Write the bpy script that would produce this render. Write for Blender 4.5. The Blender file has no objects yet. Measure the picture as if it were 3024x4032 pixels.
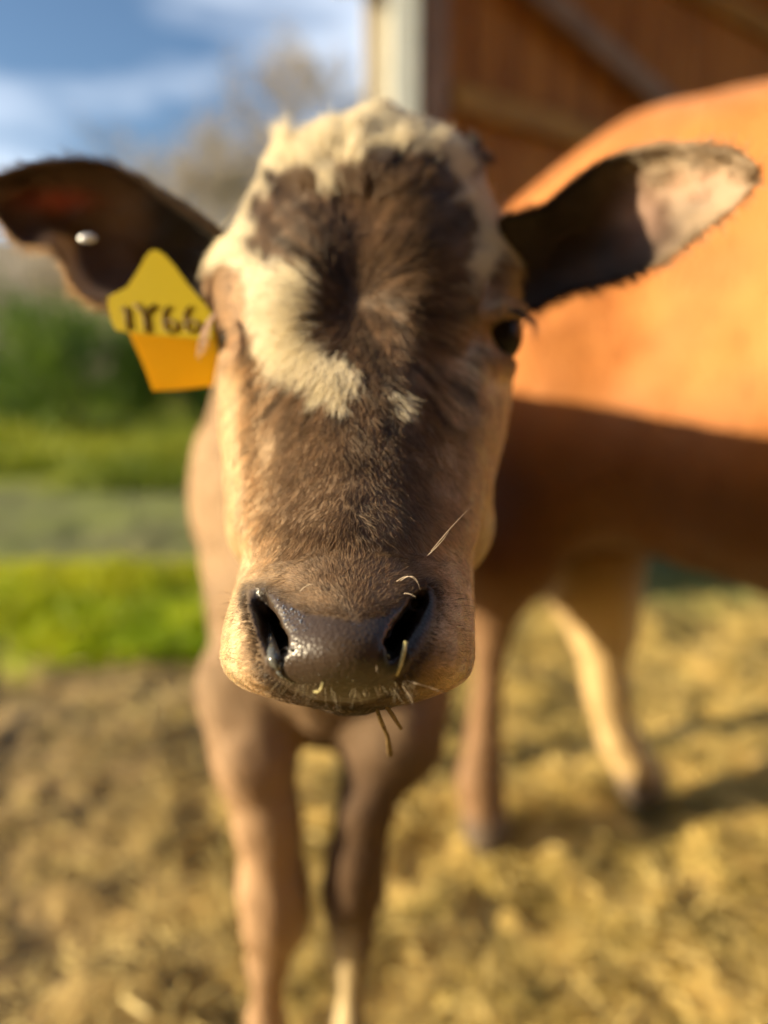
import bpy, math, random
import numpy as np
from mathutils import Vector

# ------------------------------------------------------------------ camera, world, sun, exposure
S = bpy.context.scene
PITCH = math.radians(10.0)
CAM_H = 0.95
CP, SP = math.cos(PITCH), math.sin(PITCH)
FPX = 3028.0
cam_d = bpy.data.cameras.new('camera')
cam = bpy.data.objects.new('camera', cam_d)
S.collection.objects.link(cam)
cam.location = (0, 0, CAM_H)
cam.rotation_euler = (math.radians(90) - PITCH, 0, 0)
cam_d.sensor_fit = 'VERTICAL'
cam_d.sensor_height = 36.0
cam_d.lens = 36.0 * FPX / 4032.0
cam_d.clip_start = 0.02
cam_d.clip_end = 3000
cam_d.dof.use_dof = True
cam_d.dof.focus_distance = 0.303
cam_d.dof.aperture_fstop = 2.55
S.camera = cam

SUN_EL = math.radians(15.0)
SUN_H = Vector((-0.985, -0.17, 0)).normalized()
sun_dir = Vector((SUN_H.x * math.cos(SUN_EL), SUN_H.y * math.cos(SUN_EL), math.sin(SUN_EL)))
sun_d = bpy.data.lights.new('sun', 'SUN')
sun_d.energy = 5.0
sun_d.angle = math.radians(0.6)
sun_d.color = (1.0, 0.81, 0.51)
sun = bpy.data.objects.new('sun', sun_d)
S.collection.objects.link(sun)
sun.rotation_euler = sun_dir.to_track_quat('Z', 'Y').to_euler()

W = bpy.data.worlds.new('World')
S.world = W
W.use_nodes = True
wn, wl = W.node_tree.nodes, W.node_tree.links
wn.clear()
w_out = wn.new('ShaderNodeOutputWorld'); w_bg = wn.new('ShaderNodeBackground')
w_sky = wn.new('ShaderNodeTexSky'); w_sky.sky_type = 'NISHITA'; w_sky.sun_disc = False
w_sky.sun_elevation = SUN_EL
w_sky.sun_rotation = math.atan2(SUN_H.x, SUN_H.y)
w_sky.air_density = 1.0; w_sky.dust_density = .8; w_sky.ozone_density = 3.0
w_tc = wn.new('ShaderNodeTexCoord'); w_map = wn.new('ShaderNodeMapping')
w_map.inputs['Scale'].default_value = (1.3, 1.3, 5.0)
w_map.inputs['Rotation'].default_value = (0.0, 0.25, 0.0)
w_map.inputs['Location'].default_value = (1.7, 0.4, 0.25)
w_no = wn.new('ShaderNodeTexNoise'); w_no.inputs['Scale'].default_value = 1.5; w_no.inputs['Detail'].default_value = 5
w_rp = wn.new('ShaderNodeValToRGB')
w_rp.color_ramp.elements[0].position = 0.49; w_rp.color_ramp.elements[0].color = (0, 0, 0, 1)
w_rp.color_ramp.elements[1].position = 0.72; w_rp.color_ramp.elements[1].color = (0.75, 0.75, 0.75, 1)
w_mx = wn.new('ShaderNodeMix'); w_mx.data_type = 'RGBA'
w_mx.inputs[7].default_value = (9.0, 9.6, 10.6, 1)
wl.new(w_tc.outputs['Generated'], w_map.inputs['Vector'])
wl.new(w_map.outputs['Vector'], w_no.inputs['Vector'])
wl.new(w_no.outputs['Fac'], w_rp.inputs['Fac'])
wl.new(w_rp.outputs['Color'], w_mx.inputs[0])
wl.new(w_sky.outputs['Color'], w_mx.inputs[6])
wl.new(w_mx.outputs[2], w_bg.inputs['Color'])
w_bg.inputs['Strength'].default_value = 0.082
wl.new(w_bg.outputs['Background'], w_out.inputs['Surface'])

S.view_settings.view_transform = 'Standard'
S.view_settings.look = 'None'
S.view_settings.exposure = 1.05
S.view_settings.gamma = 1.0
S.render.engine = 'CYCLES'
cy = S.cycles
cy.use_adaptive_sampling = True
cy.adaptive_threshold = 0.03
cy.max_bounces = 6; cy.diffuse_bounces = 3; cy.glossy_bounces = 2
cy.transmission_bounces = 3; cy.transparent_max_bounces = 6
cy.use_denoising = True
cy.caustics_reflective = False; cy.caustics_refractive = False

rng = np.random.default_rng(7)
random.seed(7)

# ------------------------------------------------------------------ helpers
def P(u, v, d):
    """camera-frame point (X right, Y up, Z depth)"""
    return np.array([(u - 1512.0) / FPX * d, (2016.0 - v) / FPX * d, d])

def c2w(a):
    a = np.asarray(a, dtype=np.float64)
    X, Y, Z = a[..., 0], a[..., 1], a[..., 2]
    return np.stack([X, Z * CP + Y * SP, CAM_H + Y * CP - Z * SP], -1)

def w2c(a):
    a = np.asarray(a, dtype=np.float64)
    x, y, z = a[..., 0], a[..., 1], a[..., 2] - CAM_H
    return np.stack([x, z * CP + y * SP, y * CP - z * SP], -1)

def PW(u, v, d):
    return c2w(P(u, v, d))

def vnoise(p, seed=0):
    """3D value noise, p (...,3) -> 0..1"""
    p = np.asarray(p, dtype=np.float64)
    i = np.floor(p).astype(np.int64); f = p - i
    f = f * f * (3 - 2 * f)
    def h(ix, iy, iz):
        n = (ix * 374761393 + iy * 668265263 + iz * 2147483647 + seed * 974634777) & 0xffffffff
        n = ((n ^ (n >> 13)) * 1274126177) & 0xffffffff
        n = (n ^ (n >> 16)) & 0xffffffff
        return n / 4294967295.0
    r = 0
    for dx in (0, 1):
        for dy in (0, 1):
            for dz in (0, 1):
                w = (f[..., 0] if dx else 1 - f[..., 0]) * (f[..., 1] if dy else 1 - f[..., 1]) * (f[..., 2] if dz else 1 - f[..., 2])
                r = r + w * h(i[..., 0] + dx, i[..., 1] + dy, i[..., 2] + dz)
    return r

def sstep(a, b, x):
    t = np.clip((x - a) / (b - a), 0, 1)
    return t * t * (3 - 2 * t)

def sdpoly(px, py, poly):
    """signed pixel distance to a polygon, negative inside"""
    px = np.asarray(px, float); py = np.asarray(py, float)
    best = np.full(px.shape, 1e18); inside = np.zeros(px.shape, bool)
    n = len(poly)
    for i in range(n):
        x0, y0 = poly[i]; x1, y1 = poly[(i + 1) % n]
        ex, ey = x1 - x0, y1 - y0
        t = np.clip(((px - x0) * ex + (py - y0) * ey) / (ex * ex + ey * ey + 1e-9), 0, 1)
        best = np.minimum(best, (px - x0 - t * ex) ** 2 + (py - y0 - t * ey) ** 2)
        c = ((y0 > py) != (y1 > py))
        with np.errstate(divide='ignore', invalid='ignore'):
            xi = (x1 - x0) * (py - y0) / ((y1 - y0) if y1 != y0 else 1e-9) + x0
        inside ^= c & (px < xi)
    d = np.sqrt(best)
    return np.where(inside, -d, d)

def link_mesh(name, verts, faces, mat=None, parent=None, smooth=True, attrs=None):
    """verts in world coordinates; the mesh is stored relative to its parent's root location"""
    verts = np.asarray(verts, dtype=np.float64)
    off = np.zeros(3)
    p = parent
    while p is not None:
        off = off + np.array(p.location); p = p.parent
    verts = verts - off
    me = bpy.data.meshes.new(name)
    if isinstance(faces, np.ndarray):
        nf, k = faces.shape
        me.vertices.add(len(verts)); me.vertices.foreach_set('co', verts.astype(np.float32).ravel())
        me.loops.add(nf * k); me.loops.foreach_set('vertex_index', faces.astype(np.int32).ravel())
        me.polygons.add(nf); me.polygons.foreach_set('loop_start', np.arange(0, nf * k, k, dtype=np.int32))
        me.update(calc_edges=True)
    else:
        me.from_pydata([tuple(v) for v in verts], [], faces)
    me.validate()
    if smooth:
        me.polygons.foreach_set('use_smooth', np.ones(len(me.polygons), dtype=bool))
    if attrs:
        for k_, a in attrs.items():
            if a.ndim == 1:
                at = me.attributes.new(k_, 'FLOAT', 'POINT'); at.data.foreach_set('value', a.astype(np.float32))
            else:
                at = me.attributes.new(k_, 'FLOAT_COLOR', 'POINT')
                at.data.foreach_set('color', np.hstack([a, np.ones((len(a), 1))]).astype(np.float32).ravel())
    me.update()
    if mat: me.materials.append(mat)
    o = bpy.data.objects.new(name, me)
    S.collection.objects.link(o)
    if parent is not None: o.parent = parent
    return o

def root(name, loc, label, cat, group=None):
    o = bpy.data.objects.new(name, None)
    o.empty_display_size = 0.1
    S.collection.objects.link(o); o.location = tuple(float(c) for c in loc)
    o['label'] = label; o['category'] = cat
    if group: o['group'] = group
    return o

def tag(o, label=None, cat=None, group=None, kind=None):
    if label: o['label'] = label
    if cat: o['category'] = cat
    if group: o['group'] = group
    if kind: o['kind'] = kind
    return o

class MB:
    """collects boxes, tubes and blobs into one mesh"""
    def __init__(s): s.v = []; s.f = []
    def add(s, v, f):
        b = len(s.v); s.v += [tuple(map(float, q)) for q in v]; s.f += [tuple(i + b for i in q) for q in f]
    def obox(s, c, ax, ay, az, bev=0.0):
        """box from centre and three half-axis vectors"""
        c, ax, ay, az = [np.array(q, float) for q in (c, ax, ay, az)]
        vs = []
        la, lb, lc = [np.linalg.norm(q) for q in (ax, ay, az)]
        b = min(bev, .45 * min(la, lb, lc))
        if b <= 0:
            vs = [c + i * ax + j * ay + k * az for i in (-1, 1) for j in (-1, 1) for k in (-1, 1)]
            s.add(vs, [(0, 1, 3, 2), (4, 6, 7, 5), (0, 4, 5, 1), (2, 3, 7, 6), (0, 2, 6, 4), (1, 5, 7, 3)])
            return
        ia, ib, ic = 1 - b / la, 1 - b / lb, 1 - b / lc
        idx = {}
        for i in (-1, 1):
            for j in (-1, 1):
                for k in (-1, 1):
                    for m, (x, y, z) in enumerate(((1, ib, ic), (ia, 1, ic), (ia, ib, 1))):
                        idx[(i, j, k, m)] = len(vs); vs.append(c + i * x * ax + j * y * ay + k * z * az)
        fs = []
        for i in (-1, 1):
            fs.append(tuple(idx[(i, j, k, 0)] for j, k in ((-1, -1), (1, -1), (1, 1), (-1, 1))))
            fs.append(tuple(idx[(j, i, k, 1)] for j, k in ((-1, -1), (1, -1), (1, 1), (-1, 1))))
            fs.append(tuple(idx[(j, k, i, 2)] for j, k in ((-1, -1), (1, -1), (1, 1), (-1, 1))))
        for j in (-1, 1):
            for k in (-1, 1):
                fs.append((idx[(-1, j, k, 1)], idx[(1, j, k, 1)], idx[(1, j, k, 2)], idx[(-1, j, k, 2)]))
                fs.append((idx[(j, -1, k, 0)], idx[(j, 1, k, 0)], idx[(j, 1, k, 2)], idx[(j, -1, k, 2)]))
                fs.append((idx[(j, k, -1, 0)], idx[(j, k, 1, 0)], idx[(j, k, 1, 1)], idx[(j, k, -1, 1)]))
                for i in (-1, 1):
                    pass
        for i in (-1, 1):
            for j in (-1, 1):
                for k in (-1, 1):
                    fs.append((idx[(i, j, k, 0)], idx[(i, j, k, 1)], idx[(i, j, k, 2)]))
        s.add(vs, fs)
    def tube(s, pts, rad, n=8):
        pts = [np.array(p, float) for p in pts]
        if not hasattr(rad, '__len__'): rad = [rad] * len(pts)
        vs, fs = [], []
        up = np.array([0, 0, 1.0]); 
        for i, p in enumerate(pts):
            t = pts[min(i + 1, len(pts) - 1)] - pts[max(i - 1, 0)]
            t /= np.linalg.norm(t) + 1e-12
            a = np.cross(t, up)
            if np.linalg.norm(a) < 1e-3: a = np.cross(t, [1, 0, 0])
            a /= np.linalg.norm(a); b = np.cross(t, a)
            for k in range(n):
                w = 2 * math.pi * k / n
                vs.append(p + rad[i] * (math.cos(w) * a + math.sin(w) * b))
        for i in range(len(pts) - 1):
            for k in range(n):
                fs.append((i * n + k, i * n + (k + 1) % n, (i + 1) * n + (k + 1) % n, (i + 1) * n + k))
        fs.append(tuple(range(n))[::-1]); fs.append(tuple((len(pts) - 1) * n + k for k in range(n)))
        s.add(vs, fs)
    def build(s, name, mat=None, parent=None, smooth=False):
        return link_mesh(name, np.array(s.v), s.f, mat, parent, smooth)

# ---- materials
def new_mat(name):
    m = bpy.data.materials.new(name); m.use_nodes = True
    n, l = m.node_tree.nodes, m.node_tree.links
    b = n['Principled BSDF']
    return m, n, l, b

def noise_mat(name, c1, c2, scale=8, rough=.8, detail=4, bump=0.0, bscale=None, dist=.02, stretch=(1, 1, 1), c3=None, transl=None, spec=.3):
    m, n, l, b = new_mat(name)
    tc = n.new('ShaderNodeTexCoord'); mp = n.new('ShaderNodeMapping'); mp.inputs['Scale'].default_value = stretch
    l.new(tc.outputs['Object'], mp.inputs['Vector'])
    no = n.new('ShaderNodeTexNoise'); no.inputs['Scale'].default_value = scale; no.inputs['Detail'].default_value = detail
    l.new(mp.outputs['Vector'], no.inputs['Vector'])
    rp = n.new('ShaderNodeValToRGB'); e = rp.color_ramp.elements
    e[0].position = .35; e[0].color = (*c1, 1); e[1].position = .65; e[1].color = (*c2, 1)
    if c3: q = e.new(.5); q.color = (*c3, 1)
    l.new(no.outputs['Fac'], rp.inputs['Fac'])
    l.new(rp.outputs['Color'], b.inputs['Base Color'])
    b.inputs['Roughness'].default_value = rough
    b.inputs['Specular IOR Level'].default_value = spec
    if bump:
        n2 = n.new('ShaderNodeTexNoise'); n2.inputs['Scale'].default_value = bscale or scale * 3; n2.inputs['Detail'].default_value = 6
        l.new(mp.outputs['Vector'], n2.inputs['Vector'])
        bp = n.new('ShaderNodeBump'); bp.inputs['Strength'].default_value = bump; bp.inputs['Distance'].default_value = dist
        l.new(n2.outputs['Fac'], bp.inputs['Height']); l.new(bp.outputs['Normal'], b.inputs['Normal'])
    if transl:
        tr = n.new('ShaderNodeBsdfTranslucent'); l.new(rp.outputs['Color'], tr.inputs['Color'])
        mx = n.new('ShaderNodeMixShader'); mx.inputs[0].default_value = transl
        l.new(b.outputs[0], mx.inputs[1]); l.new(tr.outputs[0], mx.inputs[2])
        l.new(mx.outputs[0], n['Material Output'].inputs['Surface'])
    return m

# ---- implicit surfaces
def surface_nets(F, xs, ys, zs):
    nx, ny, nz = F.shape
    neg = F < 0
    cnt = np.zeros((nx - 1, ny - 1, nz - 1), np.int8)
    for a in (0, 1):
        for b in (0, 1):
            for c in (0, 1):
                cnt += neg[a:nx - 1 + a, b:ny - 1 + b, c:nz - 1 + c]
    act = (cnt > 0) & (cnt < 8)
    I, J, K = np.nonzero(act)
    n = len(I)
    idx = np.full(act.shape, -1, np.int32); idx[I, J, K] = np.arange(n)
    acc = np.zeros((n, 3)); num = np.zeros(n)
    for ax in range(3):
        for a in (0, 1):
            for b in (0, 1):
                o0 = [0, 0, 0]; oth = [k for k in range(3) if k != ax]
                o0[oth[0]] = a; o0[oth[1]] = b; o1 = list(o0); o1[ax] = 1
                f0 = F[I + o0[0], J + o0[1], K + o0[2]]; f1 = F[I + o1[0], J + o1[1], K + o1[2]]
                m = (f0 < 0) != (f1 < 0)
                t = np.where(m, f0 / np.where(m, f0 - f1, 1), 0)
                q = np.stack([np.full(n, o0[0], float), np.full(n, o0[1], float), np.full(n, o0[2], float)], 1)
                q[:, ax] += t
                acc += q * m[:, None]; num += m
    q = acc / num[:, None]
    vx = xs[I] + q[:, 0] * (xs[I + 1] - xs[I]); vy = ys[J] + q[:, 1] * (ys[J + 1] - ys[J]); vz = zs[K] + q[:, 2] * (zs[K + 1] - zs[K])
    V = np.stack([vx, vy, vz], 1)
    faces = []
    A, B = neg[:-1, 1:-1, 1:-1], neg[1:, 1:-1, 1:-1]
    i, j, k = np.nonzero(A != B); j = j + 1; k = k + 1; flip = ~neg[i, j, k]
    f = np.stack([idx[i, j - 1, k - 1], idx[i, j, k - 1], idx[i, j, k], idx[i, j - 1, k]], 1)
    f[flip] = f[flip][:, ::-1]; faces.append(f)
    A, B = neg[1:-1, :-1, 1:-1], neg[1:-1, 1:, 1:-1]
    i, j, k = np.nonzero(A != B); i = i + 1; k = k + 1; flip = ~neg[i, j, k]
    f = np.stack([idx[i - 1, j, k - 1], idx[i - 1, j, k], idx[i, j, k], idx[i, j, k - 1]], 1)
    f[flip] = f[flip][:, ::-1]; faces.append(f)
    A, B = neg[1:-1, 1:-1, :-1], neg[1:-1, 1:-1, 1:]
    i, j, k = np.nonzero(A != B); i = i + 1; j = j + 1; flip = ~neg[i, j, k]
    f = np.stack([idx[i - 1, j - 1, k], idx[i, j - 1, k], idx[i, j, k], idx[i - 1, j, k]], 1)
    f[flip] = f[flip][:, ::-1]; faces.append(f)
    return V, np.concatenate(faces)

def vnormals0(V, F):
    fn = np.cross(V[F[:, 2]] - V[F[:, 0]], V[F[:, 3]] - V[F[:, 1]])
    nn = np.stack([sum(np.bincount(F[:, k_], weights=fn[:, c], minlength=len(V)) for k_ in range(4)) for c in range(3)], 1)
    return nn / (np.linalg.norm(nn, axis=1, keepdims=True) + 1e-12)

class Field:
    def __init__(s, xs, ys, zs):
        s.ax = (xs, ys, zs)
        s.X = xs[:, None, None].astype(np.float32); s.Y = ys[None, :, None].astype(np.float32); s.Z = zs[None, None, :].astype(np.float32)
        s.F = np.full((len(xs), len(ys), len(zs)), 1.0, np.float32)
    def _win(s, lo, hi):
        sl = []
        for a, l, h in zip(s.ax, lo, hi):
            i0 = max(0, np.searchsorted(a, l) - 1); i1 = min(len(a), np.searchsorted(a, h) + 1)
            sl.append(slice(i0, max(i1, i0 + 1)))
        return tuple(sl)
    def _get(s, w): return s.X[w[0], :, :], s.Y[:, w[1], :], s.Z[:, :, w[2]]
    def blend(s, w, d, k):
        a = s.F[w]
        h = np.maximum(k - np.abs(a - d), 0) / k
        s.F[w] = np.minimum(a, d) - h * h * k * .25
    def carve(s, w, d, k):
        a = s.F[w]; d = -d
        h = np.maximum(k - np.abs(a - d), 0) / k
        s.F[w] = np.maximum(a, d) + h * h * k * .25
    def cone(s, a, b, ra, rb, k=.03, op='blend'):
        a = np.array(a, float); b = np.array(b, float)
        m = max(ra, rb) + 2 * k + .02
        w = s._win(np.minimum(a, b) - m, np.maximum(a, b) + m)
        X, Y, Z = s._get(w)
        d = b - a; L2 = float(d @ d) + 1e-12
        t = ((X - a[0]) * d[0] + (Y - a[1]) * d[1] + (Z - a[2]) * d[2]) / L2
        t = np.clip(t, 0, 1).astype(np.float32)
        q = np.sqrt((X - a[0] - t * d[0]) ** 2 + (Y - a[1] - t * d[1]) ** 2 + (Z - a[2] - t * d[2]) ** 2) - (ra + (rb - ra) * t)
        getattr(s, op)(w, q.astype(np.float32), k)
    def chain(s, pts, rs, k=.03, op='blend'):
        for i in range(len(pts) - 1): s.cone(pts[i], pts[i + 1], rs[i], rs[i + 1], k, op)
    def ell(s, c, r, R=None, k=.03, op='blend'):
        c = np.array(c, float); r = np.array(r, float)
        R = np.eye(3) if R is None else np.array(R, float)   # rows: local axes
        m = r.max() + 2 * k + .02
        w = s._win(c - m, c + m)
        X, Y, Z = s._get(w)
        x, y, z = X - c[0], Y - c[1], Z - c[2]
        l = [(R[i][0] * x + R[i][1] * y + R[i][2] * z) for i in range(3)]
        k0 = np.sqrt(sum((l[i] / r[i]) ** 2 for i in range(3)))
        k1 = np.sqrt(sum((l[i] / r[i] ** 2) ** 2 for i in range(3))) + 1e-6
        q = k0 * (k0 - 1) / k1
        getattr(s, op)(w, q.astype(np.float32), k)

def axis(*segs):
    out = []
    for a, b, st in segs:
        n = max(1, int(round((b - a) / st)))
        out.append(np.linspace(a, b, n, endpoint=False))
    out.append(np.array([segs[-1][1]]))
    return np.concatenate(out)

# ================================================================== GROUND, SKY-LINE
gx = np.concatenate([-np.geomspace(300, 4, 30), axis((-3.8, -1.5, .06), (-1.5, 2.2, .022), (2.2, 4.5, .06)), np.geomspace(4.8, 300, 30)])
gy = np.concatenate([-np.geomspace(40, .6, 14), axis((-.3, .4, .1), (.4, 3.0, .022), (3.0, 7, .08)), np.geomspace(7.4, 400, 40)])
GX, GY = np.meshgrid(gx, gy, indexing='ij')
def ground_h(x, y):
    p = np.stack([x, y, np.zeros_like(x)], -1)
    near = sstep(9, 4, y) * sstep(-.2, .3, y) * sstep(6, 3, np.abs(x))
    h = (vnoise(p * 3.1, 1) - .5) * .035 + (vnoise(p * 8.5, 2) - .5) * .036 + (vnoise(p * 17, 3) - .5) * .032
    return h * near - .012
gz = ground_h(GX, GY)
gv = np.stack([GX, GY, gz], -1).reshape(-1, 3)
ni, nj = len(gx), len(gy)
ii, jj = np.meshgrid(np.arange(ni - 1), np.arange(nj - 1), indexing='ij')
gf = np.stack([ii * nj + jj, (ii + 1) * nj + jj, (ii + 1) * nj + jj + 1, ii * nj + jj + 1], -1).reshape(-1, 4)

m_ground, n, l, b = new_mat('ground_mix')
geo = n.new('ShaderNodeNewGeometry'); sep = n.new('ShaderNodeSeparateXYZ'); l.new(geo.outputs['Position'], sep.inputs[0])
def nz(scale, detail=4, vec=None):
    q = n.new('ShaderNodeTexNoise'); q.inputs['Scale'].default_value = scale; q.inputs['Detail'].default_value = detail
    l.new(vec or geo.outputs['Position'], q.inputs['Vector']); return q.outputs['Fac']
def ramp(fac, stops):
    r = n.new('ShaderNodeValToRGB'); e = r.color_ramp.elements
    e[0].position, e[0].color = stops[0][0], (*stops[0][1], 1); e[1].position, e[1].color = stops[-1][0], (*stops[-1][1], 1)
    for p_, c_ in stops[1:-1]: q = e.new(p_); q.color = (*c_, 1)
    l.new(fac, r.inputs['Fac']); return r.outputs['Color']
def mixc(fac, a, b_):
    q = n.new('ShaderNodeMix'); q.data_type = 'RGBA'
    l.new(fac, q.inputs[0]); l.new(a, q.inputs[6]); l.new(b_, q.inputs[7]); return q.outputs[2]
def mth(op, a, b_=None, c_=None):
    q = n.new('ShaderNodeMath'); q.operation = op
    for i, w in enumerate((a, b_, c_)):
        if w is None: continue
        if isinstance(w, (int, float)): q.inputs[i].default_value = w
        else: l.new(w, q.inputs[i])
    return q.outputs[0]
def band(lo, hi, coord):
    q = n.new('ShaderNodeMapRange'); q.interpolation_type = 'SMOOTHSTEP'
    q.inputs['From Min'].default_value = lo; q.inputs['From Max'].default_value = hi; l.new(coord, q.inputs['Value']); return q.outputs['Result']
straw_c = ramp(nz(7, 6), [(.30, (.12, .095, .035)), (.45, (.44, .33, .10)), (.62, (.70, .50, .17)), (.75, (.80, .60, .25))])
mud_c = ramp(nz(5, 6), [(.32, (.08, .062, .035)), (.55, (.25, .175, .095)), (.72, (.44, .31, .16))])
grass_c = ramp(nz(2.2, 5), [(.3, (.14, .22, .012)), (.5, (.30, .40, .015)), (.7, (.48, .48, .02))])
grey_c = ramp(nz(1.2, 5), [(.3, (.15, .13, .07)), (.5, (.20, .22, .09)), (.7, (.26, .30, .06))])
yy = mth('ADD', sep.outputs['Y'], mth('MULTIPLY', mth('SUBTRACT', nz(1.1, 4), .5), 1.2))
xx = mth('ADD', sep.outputs['X'], mth('MULTIPLY', mth('SUBTRACT', nz(1.8, 3), .5), .8))
near_c = mixc(mth('MULTIPLY', band(-.05, -.7, xx), .85), straw_c, mud_c)
far_l = mixc(band(3.25, 3.7, yy), grass_c, grey_c)
olive_c = ramp(nz(.5, 5), [(.3, (.09, .13, .012)), (.5, (.18, .22, .018)), (.7, (.34, .34, .02))])
far_l = mixc(band(6.0, 8.5, yy), far_l, olive_c)
far_r = mixc(band(2.9, 3.5, yy), near_c, grey_c)
side = band(.05, .5, sep.outputs['X'])
far = mixc(side, far_l, far_r)
col = mixc(band(2.45, 2.7, yy), near_c, far)
l.new(col, b.inputs['Base Color']); b.inputs['Roughness'].default_value = .95; b.inputs['Specular IOR Level'].default_value = .1
bp = n.new('ShaderNodeBump'); bp.inputs['Strength'].default_value = .8; bp.inputs['Distance'].default_value = .03
l.new(nz(40, 8), bp.inputs['Height']); l.new(bp.outputs['Normal'], b.inputs['Normal'])
ground = tag(link_mesh('ground', gv, gf, m_ground), kind='structure')

# straw lying on the ground: thousands of flat stems, uncountable -> stuff
def strips(pos, dirs, length, width, lift, bend=0.1):
    """flat two-segment strips"""
    k = len(pos)
    side_ = np.cross(dirs, np.array([0, 0, 1.0])); side_ /= np.linalg.norm(side_, axis=1, keepdims=True) + 1e-9
    roll = rng.normal(0, .6, (k, 1)); side_ = side_ * np.cos(roll) + np.array([0, 0, 1.0]) * np.sin(roll)
    a = pos; c = pos + dirs * length[:, None]
    m_ = (a + c) / 2 + np.array([0, 0, 1.0]) * (lift * length)[:, None] + side_ * (rng.normal(0, bend, k) * length)[:, None]
    w = width[:, None] / 2
    V = np.stack([a - side_ * w, a + side_ * w, m_ - side_ * w, m_ + side_ * w, c - side_ * w, c + side_ * w], 1).reshape(-1, 3)
    b0 = np.arange(k)[:, None] * 6
    F_ = np.concatenate([b0 + np.array([0, 1, 3, 2]), b0 + np.array([2, 3, 5, 4])])
    return V, F_
m_straw = noise_mat('straw_stems', (.42, .31, .10), (.78, .62, .25), scale=3, rough=.55, transl=.2)
k = 44000
px_ = rng.uniform(-2.6, 2.8, k); py_ = .45 + rng.beta(1.2, 1.6, k) * 3.0
keep = (px_ > -.3) | (rng.random(k) < .45)
px_, py_ = px_[keep], py_[keep]; k = len(px_)
clump = vnoise(np.stack([px_, py_, 0 * px_], -1) * 5, 5)
keep = rng.random(k) < sstep(.25, .65, clump) + .15
px_, py_ = px_[keep], py_[keep]; k = len(px_)
th = rng.uniform(0, 2 * np.pi, k)
dd = np.stack([np.cos(th), np.sin(th), rng.normal(.05, .18, k)], 1); dd /= np.linalg.norm(dd, axis=1, keepdims=True)
pz = ground_h(px_, py_) + rng.uniform(.003, .028, k)
V_, F_ = strips(np.stack([px_, py_, pz], 1), dd, rng.uniform(.02, .075, k), rng.uniform(.002, .006, k), rng.uniform(-.05, .15, k))
tag(link_mesh('straw_litter', V_, F_, m_straw, smooth=False), kind='stuff')
# grass strip
m_blade = noise_mat('grass_blades', (.26, .38, .012), (.58, .58, .02), scale=1.8, rough=.5, transl=.45)
k = 42000
gx_ = rng.uniform(-3.6, .25, k); gy_ = 2.45 + rng.random(k) ** 1.2 * 1.25
dens = vnoise(np.stack([gx_, gy_, 0 * gx_], -1) * 2.2, 9)
keep = rng.random(k) < sstep(.15, .5, dens) * sstep(2.3, 2.7, gy_ + .3 * (dens - .5))
gx_, gy_ = gx_[keep], gy_[keep]; k = len(gx_)
dd = np.stack([rng.normal(0, .35, k), rng.normal(0, .35, k), np.ones(k)], 1); dd /= np.linalg.norm(dd, axis=1, keepdims=True)
V_, F_ = strips(np.stack([gx_, gy_, ground_h(gx_, gy_)], 1), dd, rng.uniform(.03, .10, k), rng.uniform(.004, .008, k), np.zeros(k), .12)
tag(link_mesh('grass_strip', V_, F_, m_blade, smooth=False), kind='stuff')
k = 26000
gx_ = rng.uniform(-9, .6, k); gy_ = rng.uniform(6.3, 14, k)
dd = np.stack([rng.normal(0, .35, k), rng.normal(0, .35, k), np.ones(k)], 1); dd /= np.linalg.norm(dd, axis=1, keepdims=True)
dens = vnoise(np.stack([gx_, gy_, 0 * gx_], -1) * .9, 19); keep = dens > .42
gx_, gy_, dd = gx_[keep], gy_[keep], dd[keep]; k = len(gx_)
V_, F_ = strips(np.stack([gx_, gy_, ground_h(gx_, gy_)], 1), dd, rng.uniform(.08, .25, k), rng.uniform(.012, .025, k), np.zeros(k), .12)
m_meadow = noise_mat('meadow_blades', (.12, .18, .010), (.34, .36, .02), scale=.7, rough=.6, transl=.3)
tag(link_mesh('meadow_grass', V_, F_, m_meadow, smooth=False), kind='stuff')

# hill line far off
hx = np.linspace(-140, 60, 80); rows = []
for r_, (yy_, s_) in enumerate(((90, 0), (105, .55), (125, 1.0), (170, .7), (220, 0))):
    hz = s_ * (17 + 9 * vnoise(np.stack([hx * .03, 0 * hx + r_ * .2, 0 * hx], -1), 4)) - .5
    rows.append(np.stack([hx, np.full_like(hx, yy_), hz], -1))
hv = np.stack(rows).reshape(-1, 3); a_, b_ = np.meshgrid(np.arange(4), np.arange(79), indexing='ij')
hf = np.stack([a_ * 80 + b_, a_ * 80 + b_ + 1, (a_ + 1) * 80 + b_ + 1, (a_ + 1) * 80 + b_], -1).reshape(-1, 4)
tag(link_mesh('hill', hv, hf, noise_mat('hill_scrub', (.20, .16, .11), (.34, .28, .19), scale=.15, rough=.95)), kind='structure')

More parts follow.
